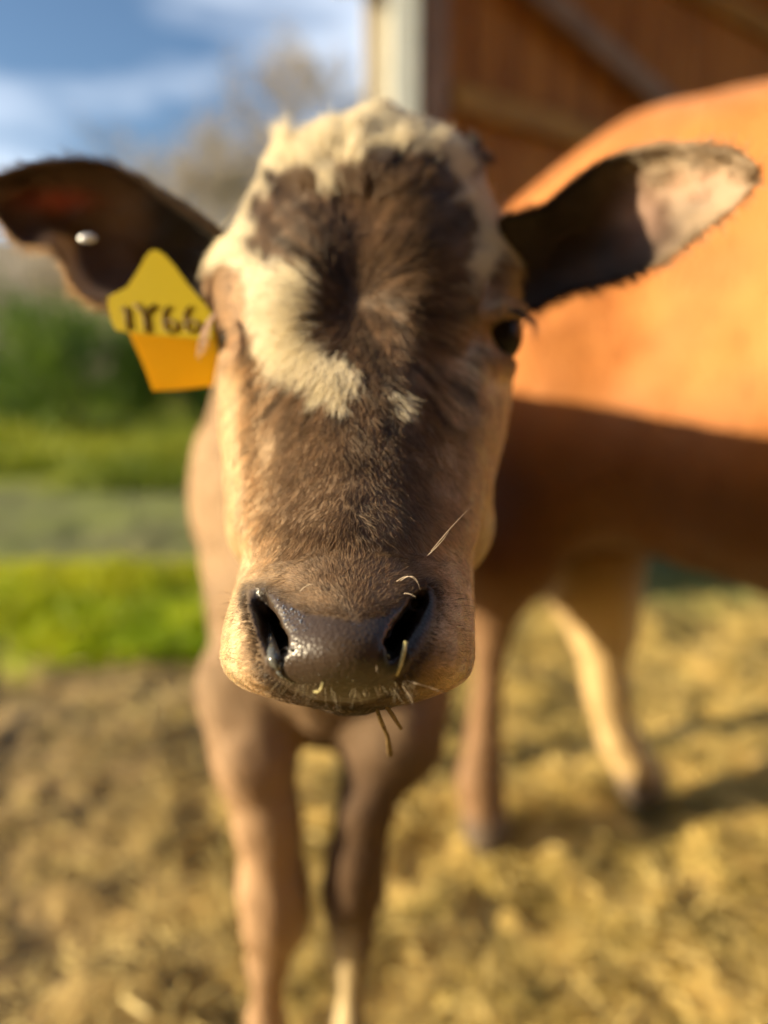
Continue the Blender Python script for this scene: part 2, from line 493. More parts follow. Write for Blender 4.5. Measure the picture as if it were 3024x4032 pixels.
# ---- shrubs
m_leafd = noise_mat('shrub_leaves', (.035, .09, .006), (.15, .24, .014), scale=1.2, rough=.6, transl=.25)
m_wood = noise_mat('bark', (.10, .07, .05), (.26, .20, .15), scale=14, rough=.9, bump=.5)
def shrub(x, y, w, h, nleaf, label, seed):
    r_ = np.random.default_rng(seed)
    rt = root('shrub', (x, y, 0), label, 'shrub', 'evergreen shrubs along the far side of the grass')
    mb = MB()
    for q in range(7):
        a = r_.uniform(0, 6.28); tip = np.array([x + math.cos(a) * w * .3, y + math.sin(a) * w * .3, h * r_.uniform(.6, .9)])
        mid = np.array([x + math.cos(a) * w * .12, y + math.sin(a) * w * .12, h * .3])
        mb.tube([(x, y, -.03), mid, tip], [.05, .035, .01], 6)
    mb.build('stem', m_wood, rt, True)
    # clumpy crown: leaves scattered round a few dozen puffs
    cc = r_.normal(0, 1, (46, 3)); cc /= np.linalg.norm(cc, axis=1, keepdims=True)
    cc *= r_.uniform(.35, 1, (46, 1)) ** .6
    cc[:, 2] = np.abs(cc[:, 2]) * 1.0
    C_ = np.stack([x + cc[:, 0] * w * .5, y + cc[:, 1] * w * .45, .12 * h + cc[:, 2] * h * .8], 1)
    ci = r_.integers(0, 46, nleaf)
    pp = C_[ci] + r_.normal(0, 1, (nleaf, 3)) * np.array([w, w, h]) * .075
    pp[:, 2] = np.maximum(pp[:, 2], .03)
    nn = r_.normal(0, 1, (nleaf, 3)); nn /= np.linalg.norm(nn, axis=1, keepdims=True)
    t1 = np.cross(nn, r_.normal(0, 1, (nleaf, 3))); t1 /= np.linalg.norm(t1, axis=1, keepdims=True)
    t2 = np.cross(nn, t1); s_ = r_.uniform(.035, .075, (nleaf, 1))
    V = np.stack([pp - t1 * s_, pp + t2 * s_ * .5, pp + t1 * s_, pp - t2 * s_ * .5], 1).reshape(-1, 3)
    F = (np.arange(nleaf)[:, None] * 4 + np.arange(4))
    link_mesh('foliage', V, F, m_leafd, rt, smooth=False)
shrub(-8.3, 15.2, 4.4, 3.1, 9000, 'broad dark green shrub at the left edge of the photo', 1)
shrub(-5.6, 14.0, 3.6, 2.75, 9000, 'dark green shrub below the tip of the tagged ear', 2)
shrub(-3.4, 14.6, 3.2, 2.5, 8000, 'dark green shrub directly behind the yellow ear tag', 3)
shrub(-1.2, 16.0, 3.4, 2.7, 6000, 'dark green shrub hidden mostly behind the calf head', 4)

# ---- bare trees
m_twig = noise_mat('twigs', (.34, .28, .22), (.48, .42, .34), scale=6, rough=.9)
def bare_tree(x, y, h, label, seed, lean=0.0):
    r_ = random.Random(seed)
    rt = root('bare_tree', (x, y, 0), label, 'tree', 'leafless trees behind the pasture')
    tr, cr = MB(), MB()
    def br(p, d, L, rad, lev):
        pts, rs = [p], [rad]
        q = Vector(p); dv = Vector(d)
        for s_ in range(4):
            dv = (dv + Vector((r_.uniform(-.16, .16), r_.uniform(-.16, .16), r_.uniform(-.02, .12)))).normalized()
            q = q + dv * L / 4; pts.append(tuple(q)); rs.append(rad * (1 - .16 * (s_ + 1)))
        (tr if lev == 0 else cr).tube(pts, rs, 6 if lev < 2 else 3)
        if lev < 5:
            for c_ in range((6 if lev == 0 else 5) if lev < 3 else 4):
                t = r_.uniform(.35, 1.0); k_ = min(3, int(t * 4))
                bp_ = Vector(pts[k_]).lerp(Vector(pts[k_ + 1]), t * 4 - k_)
                a = r_.uniform(0, 6.28); sp = r_.uniform(.45, .95)
                o = Vector((math.cos(a), math.sin(a), r_.uniform(-.1, .5)))
                nd = (dv * (1 - sp * .45) + o * sp).normalized()
                br(tuple(bp_), nd, L * r_.uniform(.5, .68), max(.017, rs[k_] * .55), lev + 1)
    br((x, y, -.05), (lean, 0, 1), h * .42, h * .018, 0)
    tr.build('trunk', m_wood, rt, True); cr.build('crown', m_twig, rt, True)
bare_tree(-7.0, 27, 14.5, 'leafless tree rising above the tagged ear', 11)
bare_tree(-3.3, 24, 13.0, 'tall leafless tree between the tagged ear and the calf poll', 12, .05)
bare_tree(-1.4, 29, 14.0, 'leafless tree nearest the barn post', 13, -.04)
bare_tree(-12.5, 30, 7.5, 'small leafless tree at the left edge of the photo', 14)

# ================================================================== BARN WALL
T = np.array([1, .76]); T = T / np.linalg.norm(T)            # along the wall, away from the camera
N = np.array([T[1], -T[0]])                                   # out of the wall, to the camera side
C0 = np.array([.245, 3.2])
def wp(s, z, off=0.0):
    q = C0 + T * s + N * off
    return np.array([q[0], q[1], z])
T3, N3, Z3 = np.array([*T, 0]), np.array([*N, 0]), np.array([0, 0, 1.0])
def wbox(mb, s0, s1, z0, z1, o0, o1, bev=.004):
    mb.obox(wp((s0 + s1) / 2, (z0 + z1) / 2, (o0 + o1) / 2), T3 * (s1 - s0) / 2, N3 * (o1 - o0) / 2, Z3 * (z1 - z0) / 2, bev)
barn = root('barn', wp(0, 0), 'open timber barn with brown boarded wall, rails and a white corner post', 'barn')
m_board = noise_mat('stained_boards', (.32, .105, .016), (.55, .215, .036), scale=3.5, rough=.7, stretch=(5, 5, .5), bump=.4, bscale=20)
m_rail = noise_mat('rail_timber', (.34, .16, .035), (.52, .27, .06), scale=6, rough=.7, stretch=(1, 1, 3))
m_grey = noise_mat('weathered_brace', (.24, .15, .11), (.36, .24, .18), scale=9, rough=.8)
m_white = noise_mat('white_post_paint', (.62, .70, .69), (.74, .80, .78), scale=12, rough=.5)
m_beige = noise_mat('beige_trim', (.52, .46, .36), (.62, .55, .44), scale=9, rough=.6)
m_conc = noise_mat('concrete', (.20, .20, .19), (.32, .31, .29), scale=5, rough=.9, bump=.3)
mb = MB()
s = -.005
while s < 7.0:
    w_ = .14; wbox(mb, s, s + w_ - .007, .42, 3.3, -.024 + random.uniform(-.003, .003), 0 + random.uniform(-.003, .003), .003); s += w_
mb.build('wall', m_board, barn)
for z_ in (2.0, 2.8, 1.15):
    mb = MB(); wbox(mb, .01, 7.0, z_ - .05, z_ + .05, .004, .06); mb.build('rail', m_rail, barn)
def wall_uv(u, v, off=.0):
    dcam = c2w(P(u, v, 1.0)) - np.array([0, 0, CAM_H])
    o = C0 + N * off
    # o + T s = t * d.xy
    A = np.array([[dcam[0], -T[0]], [dcam[1], -T[1]]]); t, s_ = np.linalg.solve(A, o)
    return s_, CAM_H + t * dcam[2]
sA, zA = wall_uv(1990, -60); sB, zB = wall_uv(2680, 520)
mb = MB(); a_, b_ = wp(sA, zA, .085), wp(sB, zB, .085); ax = (b_ - a_) / 2; pr = np.cross(ax / np.linalg.norm(ax), N3)
mb.obox((a_ + b_) / 2, ax, N3 * .02, pr * .05, .004); mb.build('brace', m_grey, barn)
mb = MB(); wbox(mb, .01, 7.0, -.1, .42, -.10, .03, .01); mb.build('plinth', m_conc, barn)
# corner post: white face, brown-grey board painting in its shaded return, beige outer board
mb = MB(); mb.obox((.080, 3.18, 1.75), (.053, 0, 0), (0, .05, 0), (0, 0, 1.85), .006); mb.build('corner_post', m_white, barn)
mb = MB(); mb.obox((.190, 3.20, 1.75), (.055, 0, 0), (0, .045, 0), (0, 0, 1.85), .006); mb.build('shaded_return', m_grey, barn)
mb = MB(); mb.obox((-.026, 3.22, 1.75), (.052, 0, 0), (0, .02, 0), (0, 0, 1.85), .004); mb.build('trim_board', m_beige, barn)
mb = MB(); mb.obox((-.14, 3.16, 2.50), (.07, 0, 0), (0, .05, 0), (0, 0, .13), .03)
mb.tube([(-.14, 3.16, 2.6), (-.12, 3.16, 2.9), (.0, 3.17, 3.2)], .035, 10); mb.build('gutter_outlet', m_white, barn, False)
mb = MB(); wbox(mb, -.5, 7.2, 3.34, 3.42, -.5, 1.3, .01); mb.build('roof', m_board, barn)
mb = MB(); wbox(mb, 6.9, 7.0, -.1, 3.33, .1, 1.2, .01); mb.build('end_wall', m_board, barn)
mb = MB(); wbox(mb, .01, 7.0, 3.22, 3.335, .10, .20); mb.build('eave_beam', m_rail, barn)

# unseen dark building added behind the camera to block sky fill
fill_blocker = root('fill_blocker', (2.5, -3.0, 0), 'long dark boarded block added unseen behind the camera to cut sky fill', 'fill_blocker')
mb = MB()
for k_ in range(74):
    x0 = -3.2 + k_ * .16; mb.obox((x0 + .078, -2.6 + random.uniform(-.004, .004), 2.3), (.076, 0, 0), (0, .02, 0), (0, 0, 2.4), .003)
mb.obox((2.6, -4.9, 2.3), (5.8, 0, 0), (0, 2.2, 0), (0, 0, 2.38), .01)
mb.build('wall', m_board, fill_blocker)
mb = MB()
mb.obox((2.6, -3.6, 5.2), (6.3, 0, 0), (0, 1.75, .75), (0, -.02, .04), .01); mb.obox((2.6, -6.4, 5.2), (6.3, 0, 0), (0, 1.45, -.75), (0, .02, .04), .01)
mb.build('roof', m_conc, fill_blocker)
mb = MB()
mb.obox((1.0, -2.55, 1.15), (.95, 0, 0), (0, .025, 0), (0, 0, 1.15), .01); mb.build('door', m_rail, fill_blocker)

# ================================================================== ORANGE COW BEHIND
def rotz(p, c, a):
    x, y = p[0], p[1]
    return np.array([c[0] + x * math.cos(a) - y * math.sin(a), c[1] + x * math.sin(a) + y * math.cos(a), p[2]])
HX, HY, HA = .36, 1.72, math.radians(-38)
def cw(f, s_, z): return rotz((f, s_, z), (HX, HY), HA)       # forward, left, up
fld = Field(axis((-.25, 2.6, .018)), axis((-.2, 2.3, .018)), axis((-.02, 1.80, .018)))
Rc = [[math.cos(HA), math.sin(HA), 0], [-math.sin(HA), math.cos(HA), 0], [0, 0, 1]]
fld.ell(cw(1.0, 0, .98), (.85, .32, .45), Rc, .08); fld.ell(cw(.55, 0, 1.0), (.46, .30, .44), Rc, .08)            # barrel
fld.cone(cw(.30, -.03, .86), cw(1.2, -.03, .80), .26, .29, .08)
fld.ell(cw(.24, 0, 1.12), (.32, .26, .29), Rc, .1)            # rump
fld.ell(cw(.12, 0, 1.22), (.22, .20, .12), Rc, .08)
fld.ell(cw(1.55, 0, 1.05), (.32, .26, .40), Rc, .1)
fld.cone(cw(.22, 0, 1.31), cw(1.45, 0, 1.36), .10, .10, .1)   # topline
for sd, hp in ((-1, cw(.0, -.12, 0)), (1, None)):
    th_ = cw(.10, sd * .15, .98); hk = cw(.10, sd * .15, .0)
    if sd < 0:   # near hind leg
        foot = np.array([.20, 1.47, .0])
        fld.cone(cw(.12, -.14, 1.02), cw(.10, -.15, .74), .19, .135, .08)
        fld.chain([cw(.10, -.15, .78), np.array([.255, 1.50, .60]), np.array([.215, 1.515, .49]), np.array([.218, 1.50, .40])], [.13, .088, .058, .046], .05)
        fld.chain([np.array([.218, 1.50, .42]), np.array([.208, 1.485, .20]), np.array([.20, 1.475, .12]), foot + [0.01, -.02, .03]], [.046, .036, .044, .05], .02)
    else:
        foot = np.array([.585, 1.635, .0])
        fld.cone(cw(.14, .14, 1.0), np.array([.50, 1.72, .70]), .18, .12, .08)
        fld.chain([np.array([.50, 1.72, .72]), np.array([.475, 1.69, .58]), np.array([.468, 1.67, .47]), np.array([.48, 1.66, .39])], [.14, .105, .090, .070], .04)
        fld.chain([np.array([.475, 1.665, .45]), np.array([.515, 1.655, .25]), np.array([.55, 1.645, .13]), foot + [0.01, -.01, .035]], [.068, .050, .052, .058], .02)
for sd in (-1, 1):
    fld.chain([cw(1.46, sd * .15, .80), cw(1.46, sd * .16, .55), cw(1.48, sd * .16, .42), cw(1.46, sd * .16, .14), cw(1.5, sd * .16, .04)], [.12, .07, .055, .036, .05], .04)
fld.cone(cw(1.66, 0, 1.16), cw(2.08, .04, 1.24), .19, .13, .1)
fld.cone(cw(2.08, .04, 1.27), cw(2.42, .06, 1.02), .115, .065, .06)
fld.ell(cw(2.44, .06, 1.0), (.07, .075, .065), Rc, .03)
fld.ell(cw(.62, 0, .62), (.16, .14, .10), Rc, .06)            # udder
V_, F_ = surface_nets(fld.F, *fld.ax)
_vn = vnormals0(V_, F_); V_ = V_ + _vn * ((vnoise(V_ * 5, 8)[:, None] - .5) * .045 + (vnoise(V_ * 13, 9)[:, None] - .5) * .012)
# coat colour: reddish, paler hock and cannons, dark hooves, white patch on the far hock
zc = V_[:, 2]; base = np.array([.50, .178, .032]); dk = np.array([.22, .115, .055]); pale = np.array([.80, .60, .30])
pn = vnoise(V_ * 4.5, 21)
pf = vnoise(V_ * 16, 22); ccol = base * (.66 + .36 * pn[:, None] + .32 * pf[:, None]) * np.array([1, 1.04, 1.25])
flank_shade = sstep(.98, .74, zc)[:, None]; ccol = ccol * (1 - flank_shade * .74)  # paints extra shade into the coat below mid-flank
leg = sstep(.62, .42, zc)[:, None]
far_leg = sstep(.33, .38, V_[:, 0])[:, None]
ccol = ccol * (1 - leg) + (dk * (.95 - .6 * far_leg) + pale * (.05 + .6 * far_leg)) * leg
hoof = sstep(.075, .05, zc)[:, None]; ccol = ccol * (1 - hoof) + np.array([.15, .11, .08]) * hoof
m_cow, n, l, b = new_mat('cow_coat')
at = n.new('ShaderNodeAttribute'); at.attribute_name = 'col'; l.new(at.outputs['Color'], b.inputs['Base Color'])
b.inputs['Roughness'].default_value = .65; b.inputs['Sheen Weight'].default_value = .25; b.inputs['Specular IOR Level'].default_value = .3
tc = n.new('ShaderNodeTexCoord'); q = n.new('ShaderNodeTexNoise'); q.inputs['Scale'].default_value = 90; q.inputs['Detail'].default_value = 4
bp = n.new('ShaderNodeBump'); bp.inputs['Strength'].default_value = .5; bp.inputs['Distance'].default_value = .004
l.new(tc.outputs['Object'], q.inputs['Vector']); l.new(q.outputs['Fac'], bp.inputs['Height']); l.new(bp.outputs['Normal'], b.inputs['Normal'])
cow = root('cow', (HX, HY, 0), 'large orange-brown cow standing beside the barn behind the calf', 'cow')
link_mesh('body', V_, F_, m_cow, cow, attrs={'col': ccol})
COWV = (V_, F_, ccol)
m_dark = noise_mat('dark_horn', (.03, .025, .02), (.07, .05, .035), scale=30, rough=.4)
mb = MB(); mb.tube([cw(.02, 0, 1.33), cw(-.08, 0, 1.26), cw(-.13, .01, 1.0), cw(-.11, .02, .72), cw(-.10, .02, .55)], [.04, .035, .025, .02, .03], 10)
mb.tube([cw(-.10, .02, .58), cw(-.10, .03, .48), cw(-.09, .02, .36)], [.03, .045, .008], 10); mb.build('tail', m_dark if False else m_grey, cow, True)
def blob(c, r, n1=16, n2=10, sc=(1, 1, 1)):
    vs, fs = [], []
    for i in range(n2 + 1):
        ph = math.pi * i / n2
        for j in range(n1):
            a = 2 * math.pi * j / n1
            vs.append((c[0] + r * sc[0] * math.sin(ph) * math.cos(a), c[1] + r * sc[1] * math.sin(ph) * math.sin(a), c[2] + r * sc[2] * math.cos(ph)))
    for i in range(n2):
        for j in range(n1):
            fs.append((i * n1 + j, (i + 1) * n1 + j, (i + 1) * n1 + (j + 1) % n1, i * n1 + (j + 1) % n1))
    return vs, fs
m_eye, n, l, b = new_mat('eye_wet'); b.inputs['Base Color'].default_value = (.012, .008, .006, 1); b.inputs['Roughness'].default_value = .28; b.inputs['Specular IOR Level'].default_value = .14
for sd in (-1, 1):
    mb = MB(); mb.add(*blob(cw(2.16, .04 + sd * .095, 1.24), .026)); mb.build('eye', m_eye, cow, True)
    mb = MB()
    e0, e1 = cw(2.0, .04 + sd * .10, 1.33), cw(1.95, .04 + sd * .30, 1.34)
    mb.add(*blob((e0 + e1) / 2, .11, 16, 10, (.55, 1.0, .5))); mb.build('ear', m_cow if False else m_rail, cow, True)

# ================================================================== THE CALF
TAB = np.array([
 # v     L     R    Zf    Zb
 [448, 1440, 1530, .486, .53], [464, 1360, 1605, .477, .55], [485, 1295, 1665, .470, .56], [512, 1235, 1725, .463, .57],
 [548, 1175, 1785, .455, .58], [594, 1120, 1835, .447, .59], [660, 1075, 1862, .439, .60], [750, 1030, 1888, .431, .61],
 [850, 962, 1925, .423, .61], [950, 888, 1980, .414, .61], [1050, 826, 2032, .406, .61], [1150, 808, 2055, .398, .61],
 [1230, 822, 2048, .391, .60], [1300, 846, 2020, .385, .59], [1380, 866, 2006, .377, .58], [1450, 862, 2018, .370, .57],
 [1550, 864, 2010, .360, .55], [1700, 874, 1984, .346, .53], [1900, 893, 1936, .329, .49], [2050, 920, 1896, .315, .45],
 [2150, 952, 1868, .305, .43], [2210, 955, 1862, .299, .42], [2300, 938, 1862, .290, .40], [2400, 910, 1863, .2815, .385],
 [2500, 886, 1860, .275, .375], [2590, 878, 1859, .272, .37], [2650, 900, 1844, .273, .365], [2700, 960, 1785, .2765, .36],
 [2735, 1045, 1708, .281, .355], [2760, 1110, 1645, .286, .35], [2778, 1210, 1550, .291, .345], [2788, 1310, 1460, .297, .34]])
vd = np.linspace(370, 2795, 1200)
def tabs(c, sm=9):
    a = np.interp(vd, TAB[:, 0], TAB[:, c])
    kx = np.exp(-.5 * (np.arange(-3 * sm, 3 * sm + 1) / sm) ** 2); kx /= kx.sum()
    return np.convolve(np.pad(a, 3 * sm, mode='edge'), kx, 'valid')
tL, tR, tF, tB = tabs(1, 5), tabs(2, 5), tabs(3), tabs(4, 14)
def look(v, t): return np.interp(v, vd, t).astype(np.float32)
PE = 2.35
def head_front(u, v):
    """front depth of the lofted head at picture position u, v"""
    L_, R_, F0, B0 = look(v, tL), look(v, tR), look(v, tF), look(v, tB)
    t = np.clip(np.abs((u - (L_ + R_) / 2) / ((R_ - L_) / 2)), 0, .999)
    return (F0 + B0) / 2 - (B0 - F0) / 2 * (1 - t ** PE) ** (1 / PE)
BUMPS = [  # u, v, su, sv, angle, height (m)
 (1370, 2560, 150, 130, 0, .0050), (955, 2520, 55, 130, 0, .0030), (1775, 2560, 60, 130, 0, .0030),
 (1085, 2345, 55, 45, 0, .0020), (1640, 2345, 55, 45, 0, .0020), (1400, 2195, 300, 45, 0, -.0020), (1400, 2090, 280, 60, 0, .0015),
 (1160, 930, 140, 170, 0, .0110), (1690, 880, 150, 190, 0, .0100), (1395, 1150, 75, 150, 0, -.0055), (1400, 800, 90, 120, 0, -.004),
 (1395, 1300, 80, 90, 0, -.0030), (1130, 1230, 110, 110, 0, .0050), (1620, 1200, 120, 140, 0, .0055),
 (985, 1240, 34, 150, -.25, -.0030), (895, 1110, 55, 120, 0, .0028), (1860, 1230, 40, 140, .2, -.0035), (1995, 1110, 55, 110, 0, .0035),
 (1080, 1750, 60, 320, 0, -.0040), (1740, 1750, 70, 320, 0, -.0040), (950, 1600, 50, 180, 0, .0035), (1900, 1560, 50, 180, 0, .0035),
 (1400, 1750, 130, 350, 0, .0035), (1862, 625, 34, 50, 0, .0050), (1075, 640, 40, 60, 0, .0040),
 (960, 1480, 60, 50, 0, .002), (1045, 2640, 70, 60, 0, .0015), (1370, 2720, 40, 40, 0, -.0015),
]
fx = axis((-.42, -.125, .009), (-.125, .115, .0019), (.115, .30, .009))
fy = axis((-.86, -.105, .009), (-.105, .26, .0019), (.26, .40, .009))
fz = axis((.245, .262, .009), (.262, .50, .0019), (.50, 1.95, .010))
H = Field(fx, fy, fz)
w = H._win((-.125, -.11, .25), (.115, .27, .70))
X, Y, Z = H._get(w)
U = 1512 + FPX * X / Z; Vv = 2016 - FPX * Y / Z
U, Vv = np.broadcast_arrays(U, Vv)
L_, R_, F0, B0 = look(Vv, tL), look(Vv, tR), look(Vv, tF), look(Vv, tB)
cw_ = (R_ - L_) / 2 / FPX * Z
t = (U - (L_ + R_) / 2) / ((R_ - L_) / 2); s_ = (Z - (F0 + B0) / 2) / ((B0 - F0) / 2)
at_, as_ = np.abs(t) + 1e-6, np.abs(s_) + 1e-6
Nn = (at_ ** PE + as_ ** PE) ** (1 / PE)
gr = Nn ** (1 - PE) * np.sqrt((at_ ** (PE - 1) / cw_) ** 2 + (as_ ** (PE - 1) / ((B0 - F0) / 2)) ** 2)
d = (Nn - 1) / np.maximum(gr, 8)
over = np.maximum(np.maximum(Vv - 2790, 444 - Vv), 0) * Z / FPX
d = np.where(over > 0, np.maximum(d, 0) + over, d)
for (bu, bv, su, sv, an, hh) in BUMPS:
    m = (np.abs(U - bu) < 3.2 * max(su, sv)) & (np.abs(Vv - bv) < 3.2 * max(su, sv)) & (s_ < .1)
    du, dv_ = U[m] - bu, Vv[m] - bv
    c_, n_ = math.cos(an), math.sin(an)
    a1, a2 = (du * c_ + dv_ * n_) / su, (-du * n_ + dv_ * c_) / sv
    d[m] -= hh * np.exp(-.5 * (a1 ** 2 + a2 ** 2))
H.blend(w, d.astype(np.float32), .004)
# jaws, poll, neck
H.chain([P(1655, 1780, .48), P(1672, 2045, .44)], [.040, .039], .012)
H.chain([P(1150, 1780, .48), P(1158, 2045, .44)], [.040, .038], .012)
H.chain([P(1440, 1250, .56), P(1420, 2100, .42), P(1380, 2520, .345)], [.07, .045, .024], .02)
H.chain([P(1440, 1000, .585), P(1380, 1400, .72), P(1300, 1900, .98)], [.070, .085, .13], .03)
# eye sockets (ball sits in them)
EYE_R, EYE_L = P(1938, 1318, .437), P(978, 1335, .446)
H.ell(P(2075, 1325, .425), (.008, .011, .012), None, .006, 'carve')
H.ell(P(815, 1335, .425), (.008, .011, .012), None, .006, 'carve')
# brow / lids
H.cone(P(1985, 1210, .414), P(2035, 1224, .432), .0038, .0042, .016)
H.cone(P(1922, 1428, .404), P(1990, 1440, .425), .0045, .005, .012)
# nostrils
def nos(pts, rs, k=.0025, dz=0.004):
    q = []
    for (u_, v_) in pts:
        zf = float(head_front(np.float32(u_), np.float32(v_))); q.append(P(u_, v_, zf - .001 + dz))
    H.chain(q, rs, k, 'carve')
NL = [(1008, 2335), (1022, 2375), (1045, 2425), (1072, 2480), (1100, 2535), (1108, 2572)]
NR = [(1672, 2330), (1648, 2375), (1615, 2430), (1575, 2490), (1535, 2545), (1522, 2580)]
nos(NL, [.0016, .0026, .0031, .0034, .0038, .0030], dz=.0025)
nos(NR, [.0016, .0026, .0031, .0034, .0038, .0030], dz=.003)
for NN, sgn in ((NL, 1), (NR, -1)):
    for q_ in (1, 2):
        H.cone(P(NN[q_][0], NN[q_][1], .288), P(NN[q_][0] + sgn * 10, NN[q_][1], .305), .0027, .0027, .002, 'carve')
    a_ = NN[3]; b_ = NN[4]
    H.cone(P(a_[0], a_[1], .288), P(a_[0] + sgn * 40, a_[1] - 40, .315), .0038, .004, .002, 'carve')
    H.cone(P(b_[0], b_[1], .286), P(b_[0] + sgn * 40, b_[1] - 60, .315), .0040, .004, .002, 'carve')
# mouth groove under the lip
H.chain([P(1150, 2776, .283), P(1370, 2784, .289), P(1600, 2772, .283)], [.0012, .0016, .0012], .002, 'carve')
# trunk and legs (world measures)
def Wc(x, y, z): return w2c(np.array([x, y, z]))
Rb = [[1, 0, 0], [0, SP, CP], [0, CP, -SP]]        # rows: world x, y, z axes in the camera frame
ZB = .45
H.ell(P(1275, 2300, 1.01), (.149, .20, .20), Rb, .05)                      # chest
H.ell(Wc(-.115, 1.02, .83), (.125, .18, .17), Rb, .05)                     # withers
H.ell(Wc(-.125, 1.36, .765), (.175, .46, .185), Rb, .06)                    # barrel
H.ell(Wc(-.145, 1.70, .78), (.155, .22, .18), Rb, .06)
H.cone(Wc(-.12, 1.0, .965), Wc(-.14, 1.75, .905), .085, .085, .05)                     # rump
H.cone(P(1310, 2750, .90), P(1290, 2450, .90), .055, .10, .04)             # brisket
g = [(972, 2700, .90, .061), (1005, 2980, .872, .046), (1055, 3240, .872, .035), (1078, 3500, .885, .035), (1084, 3620, .892, .034), (1060, 3790, .90, .0225), (1050, 4030, .92, .0195)]
H.chain([P(a, b_, c) for a, b_, c, _ in g], [q[3] for q in g], .02)
lf = c2w(P(1050, 4030, .92)); H.chain([w2c(lf), Wc(lf[0], lf[1], .13), Wc(lf[0], lf[1] - .005, .09), Wc(lf[0], lf[1] - .03, .03)], [.0215, .02, .027, .034], .015)
g = [(1600, 2640, .92, .060), (1530, 2900, .885, .056), (1445, 3160, .875, .034), (1412, 3380, .885, .033), (1396, 3500, .892, .031), (1378, 3700, .90, .0225), (1372, 4030, .92, .0195)]
H.chain([P(a, b_, c) for a, b_, c, _ in g], [q[3] for q in g], .02)
rf = c2w(P(1372, 4030, .92)); H.chain([w2c(rf), Wc(rf[0], rf[1], .13), Wc(rf[0], rf[1] - .005, .09), Wc(rf[0], rf[1] - .03, .03)], [.0215, .02, .027, .034], .015)
for hx_ in (-.235, -.085):
    H.chain([Wc(hx_, 1.70, .66), Wc(hx_, 1.72, .50), Wc(hx_, 1.80, .36), Wc(hx_, 1.78, .14), Wc(hx_, 1.75, .03)], [.10, .06, .035, .024, .034], .03)
CV, CF = surface_nets(H.F, *H.ax)
del H
# light smoothing
def smooth(V, F, it=2, lam=.5):
    n_ = len(V); e = np.concatenate([F[:, [0, 1]], F[:, [1, 2]], F[:, [2, 3]], F[:, [3, 0]]])
    e = np.concatenate([e, e[:, ::-1]])
    deg = np.bincount(e[:, 0], minlength=n_).astype(float)[:, None]
    for _ in range(it):
        a = np.stack([np.bincount(e[:, 0], weights=V[e[:, 1], c], minlength=n_) for c in range(3)], 1)
        V = V + lam * (a / deg - V)
    return V
CV = smooth(CV, CF, 3, .5)
def vnormals(V, F):
    a = V[F[:, 2]] - V[F[:, 0]]; b_ = V[F[:, 3]] - V[F[:, 1]]
    fn = np.cross(a, b_)
    nn = np.stack([sum(np.bincount(F[:, k_], weights=fn[:, c], minlength=len(V)) for k_ in range(4)) for c in range(3)], 1)
    return nn / (np.linalg.norm(nn, axis=1, keepdims=True) + 1e-12)
CN = vnormals(CV, CF)
_tr = sstep(.62, .75, CV[:, 2])[:, None]
CV = CV + CN * _tr * ((vnoise(CV * 13, 35)[:, None] - .5) * .014 + (vnoise(CV * 30, 36)[:, None] - .5) * .005)
CN = vnormals(CV, CF)

CREAM_TOP = [(1065, 480), (1120, 430), (1250, 380), (1500, 350), (1700, 380), (1830, 450), (1905, 540), (1895, 640), (1925, 740), (1985, 840), (2055, 975), (1985, 975), (1938, 990), (1880, 1070), (1803, 1150), (1845, 985), (1835, 856), (1800, 720), (1720, 640), (1640, 605), (1560, 600), (1477, 640), (1440, 720), (1405, 700), (1350, 745), (1290, 690), (1206, 690), (1100, 735), (989, 790), (960, 850), (940, 840), (990, 720), (1040, 620), (1055, 560)]
CREAM_L = [(975, 790), (962, 847), (863, 885), (790, 1000), (795, 1045), (881, 1022), (990, 1085), (1030, 1200), (1055, 1335), (1105, 1400), (1190, 1425), (1262, 1500), (1295, 1560), (1425, 1520), (1360, 1440), (1285, 1330), (1240, 1180), (1206, 1060), (1110, 1085), (1015, 1050), (985, 950), (990, 860)]
TUFT = [(1530, 1535), (1585, 1545), (1595, 1600), (1560, 1620), (1545, 1580)]
PAD = [(1052, 2318), (1085, 2330), (1140, 2375), (1220, 2415), (1310, 2425), (1400, 2445), (1490, 2420), (1580, 2370), (1640, 2325), (1668, 2325), (1640, 2400), (1590, 2460), (1525, 2510), (1490, 2560), (1482, 2610), (1540, 2660), (1560, 2700), (1500, 2745), (1380, 2765), (1250, 2752), (1140, 2715), (1075, 2650), (1110, 2615), (1145, 2590), (1150, 2555), (1125, 2490), (1085, 2430), (1058, 2380)]
NOSD = [(985, 2315), (1050, 2310), (1075, 2400), (1150, 2560), (1160, 2610), (1110, 2680), (1060, 2640), (1040, 2560), (1000, 2430), (985, 2370)]
NOSDR = [(1690, 2315), (1645, 2320), (1600, 2400), (1490, 2540), (1478, 2610), (1530, 2670), (1590, 2640), (1640, 2560), (1700, 2430), (1705, 2360)]
c_brown = np.array([.180, .112, .062]); c_dark = np.array([.060, .036, .022]); c_cream = np.array([.88, .79, .60])
c_tan = np.array([.56, .385, .22]); c_mid = np.array([.30, .195, .112]); c_pad = np.array([.055, .037, .026]); c_black = np.array([.012, .009, .008])
def mixv(a, b_, f): return a * (1 - f[:, None]) + b_ * f[:, None]
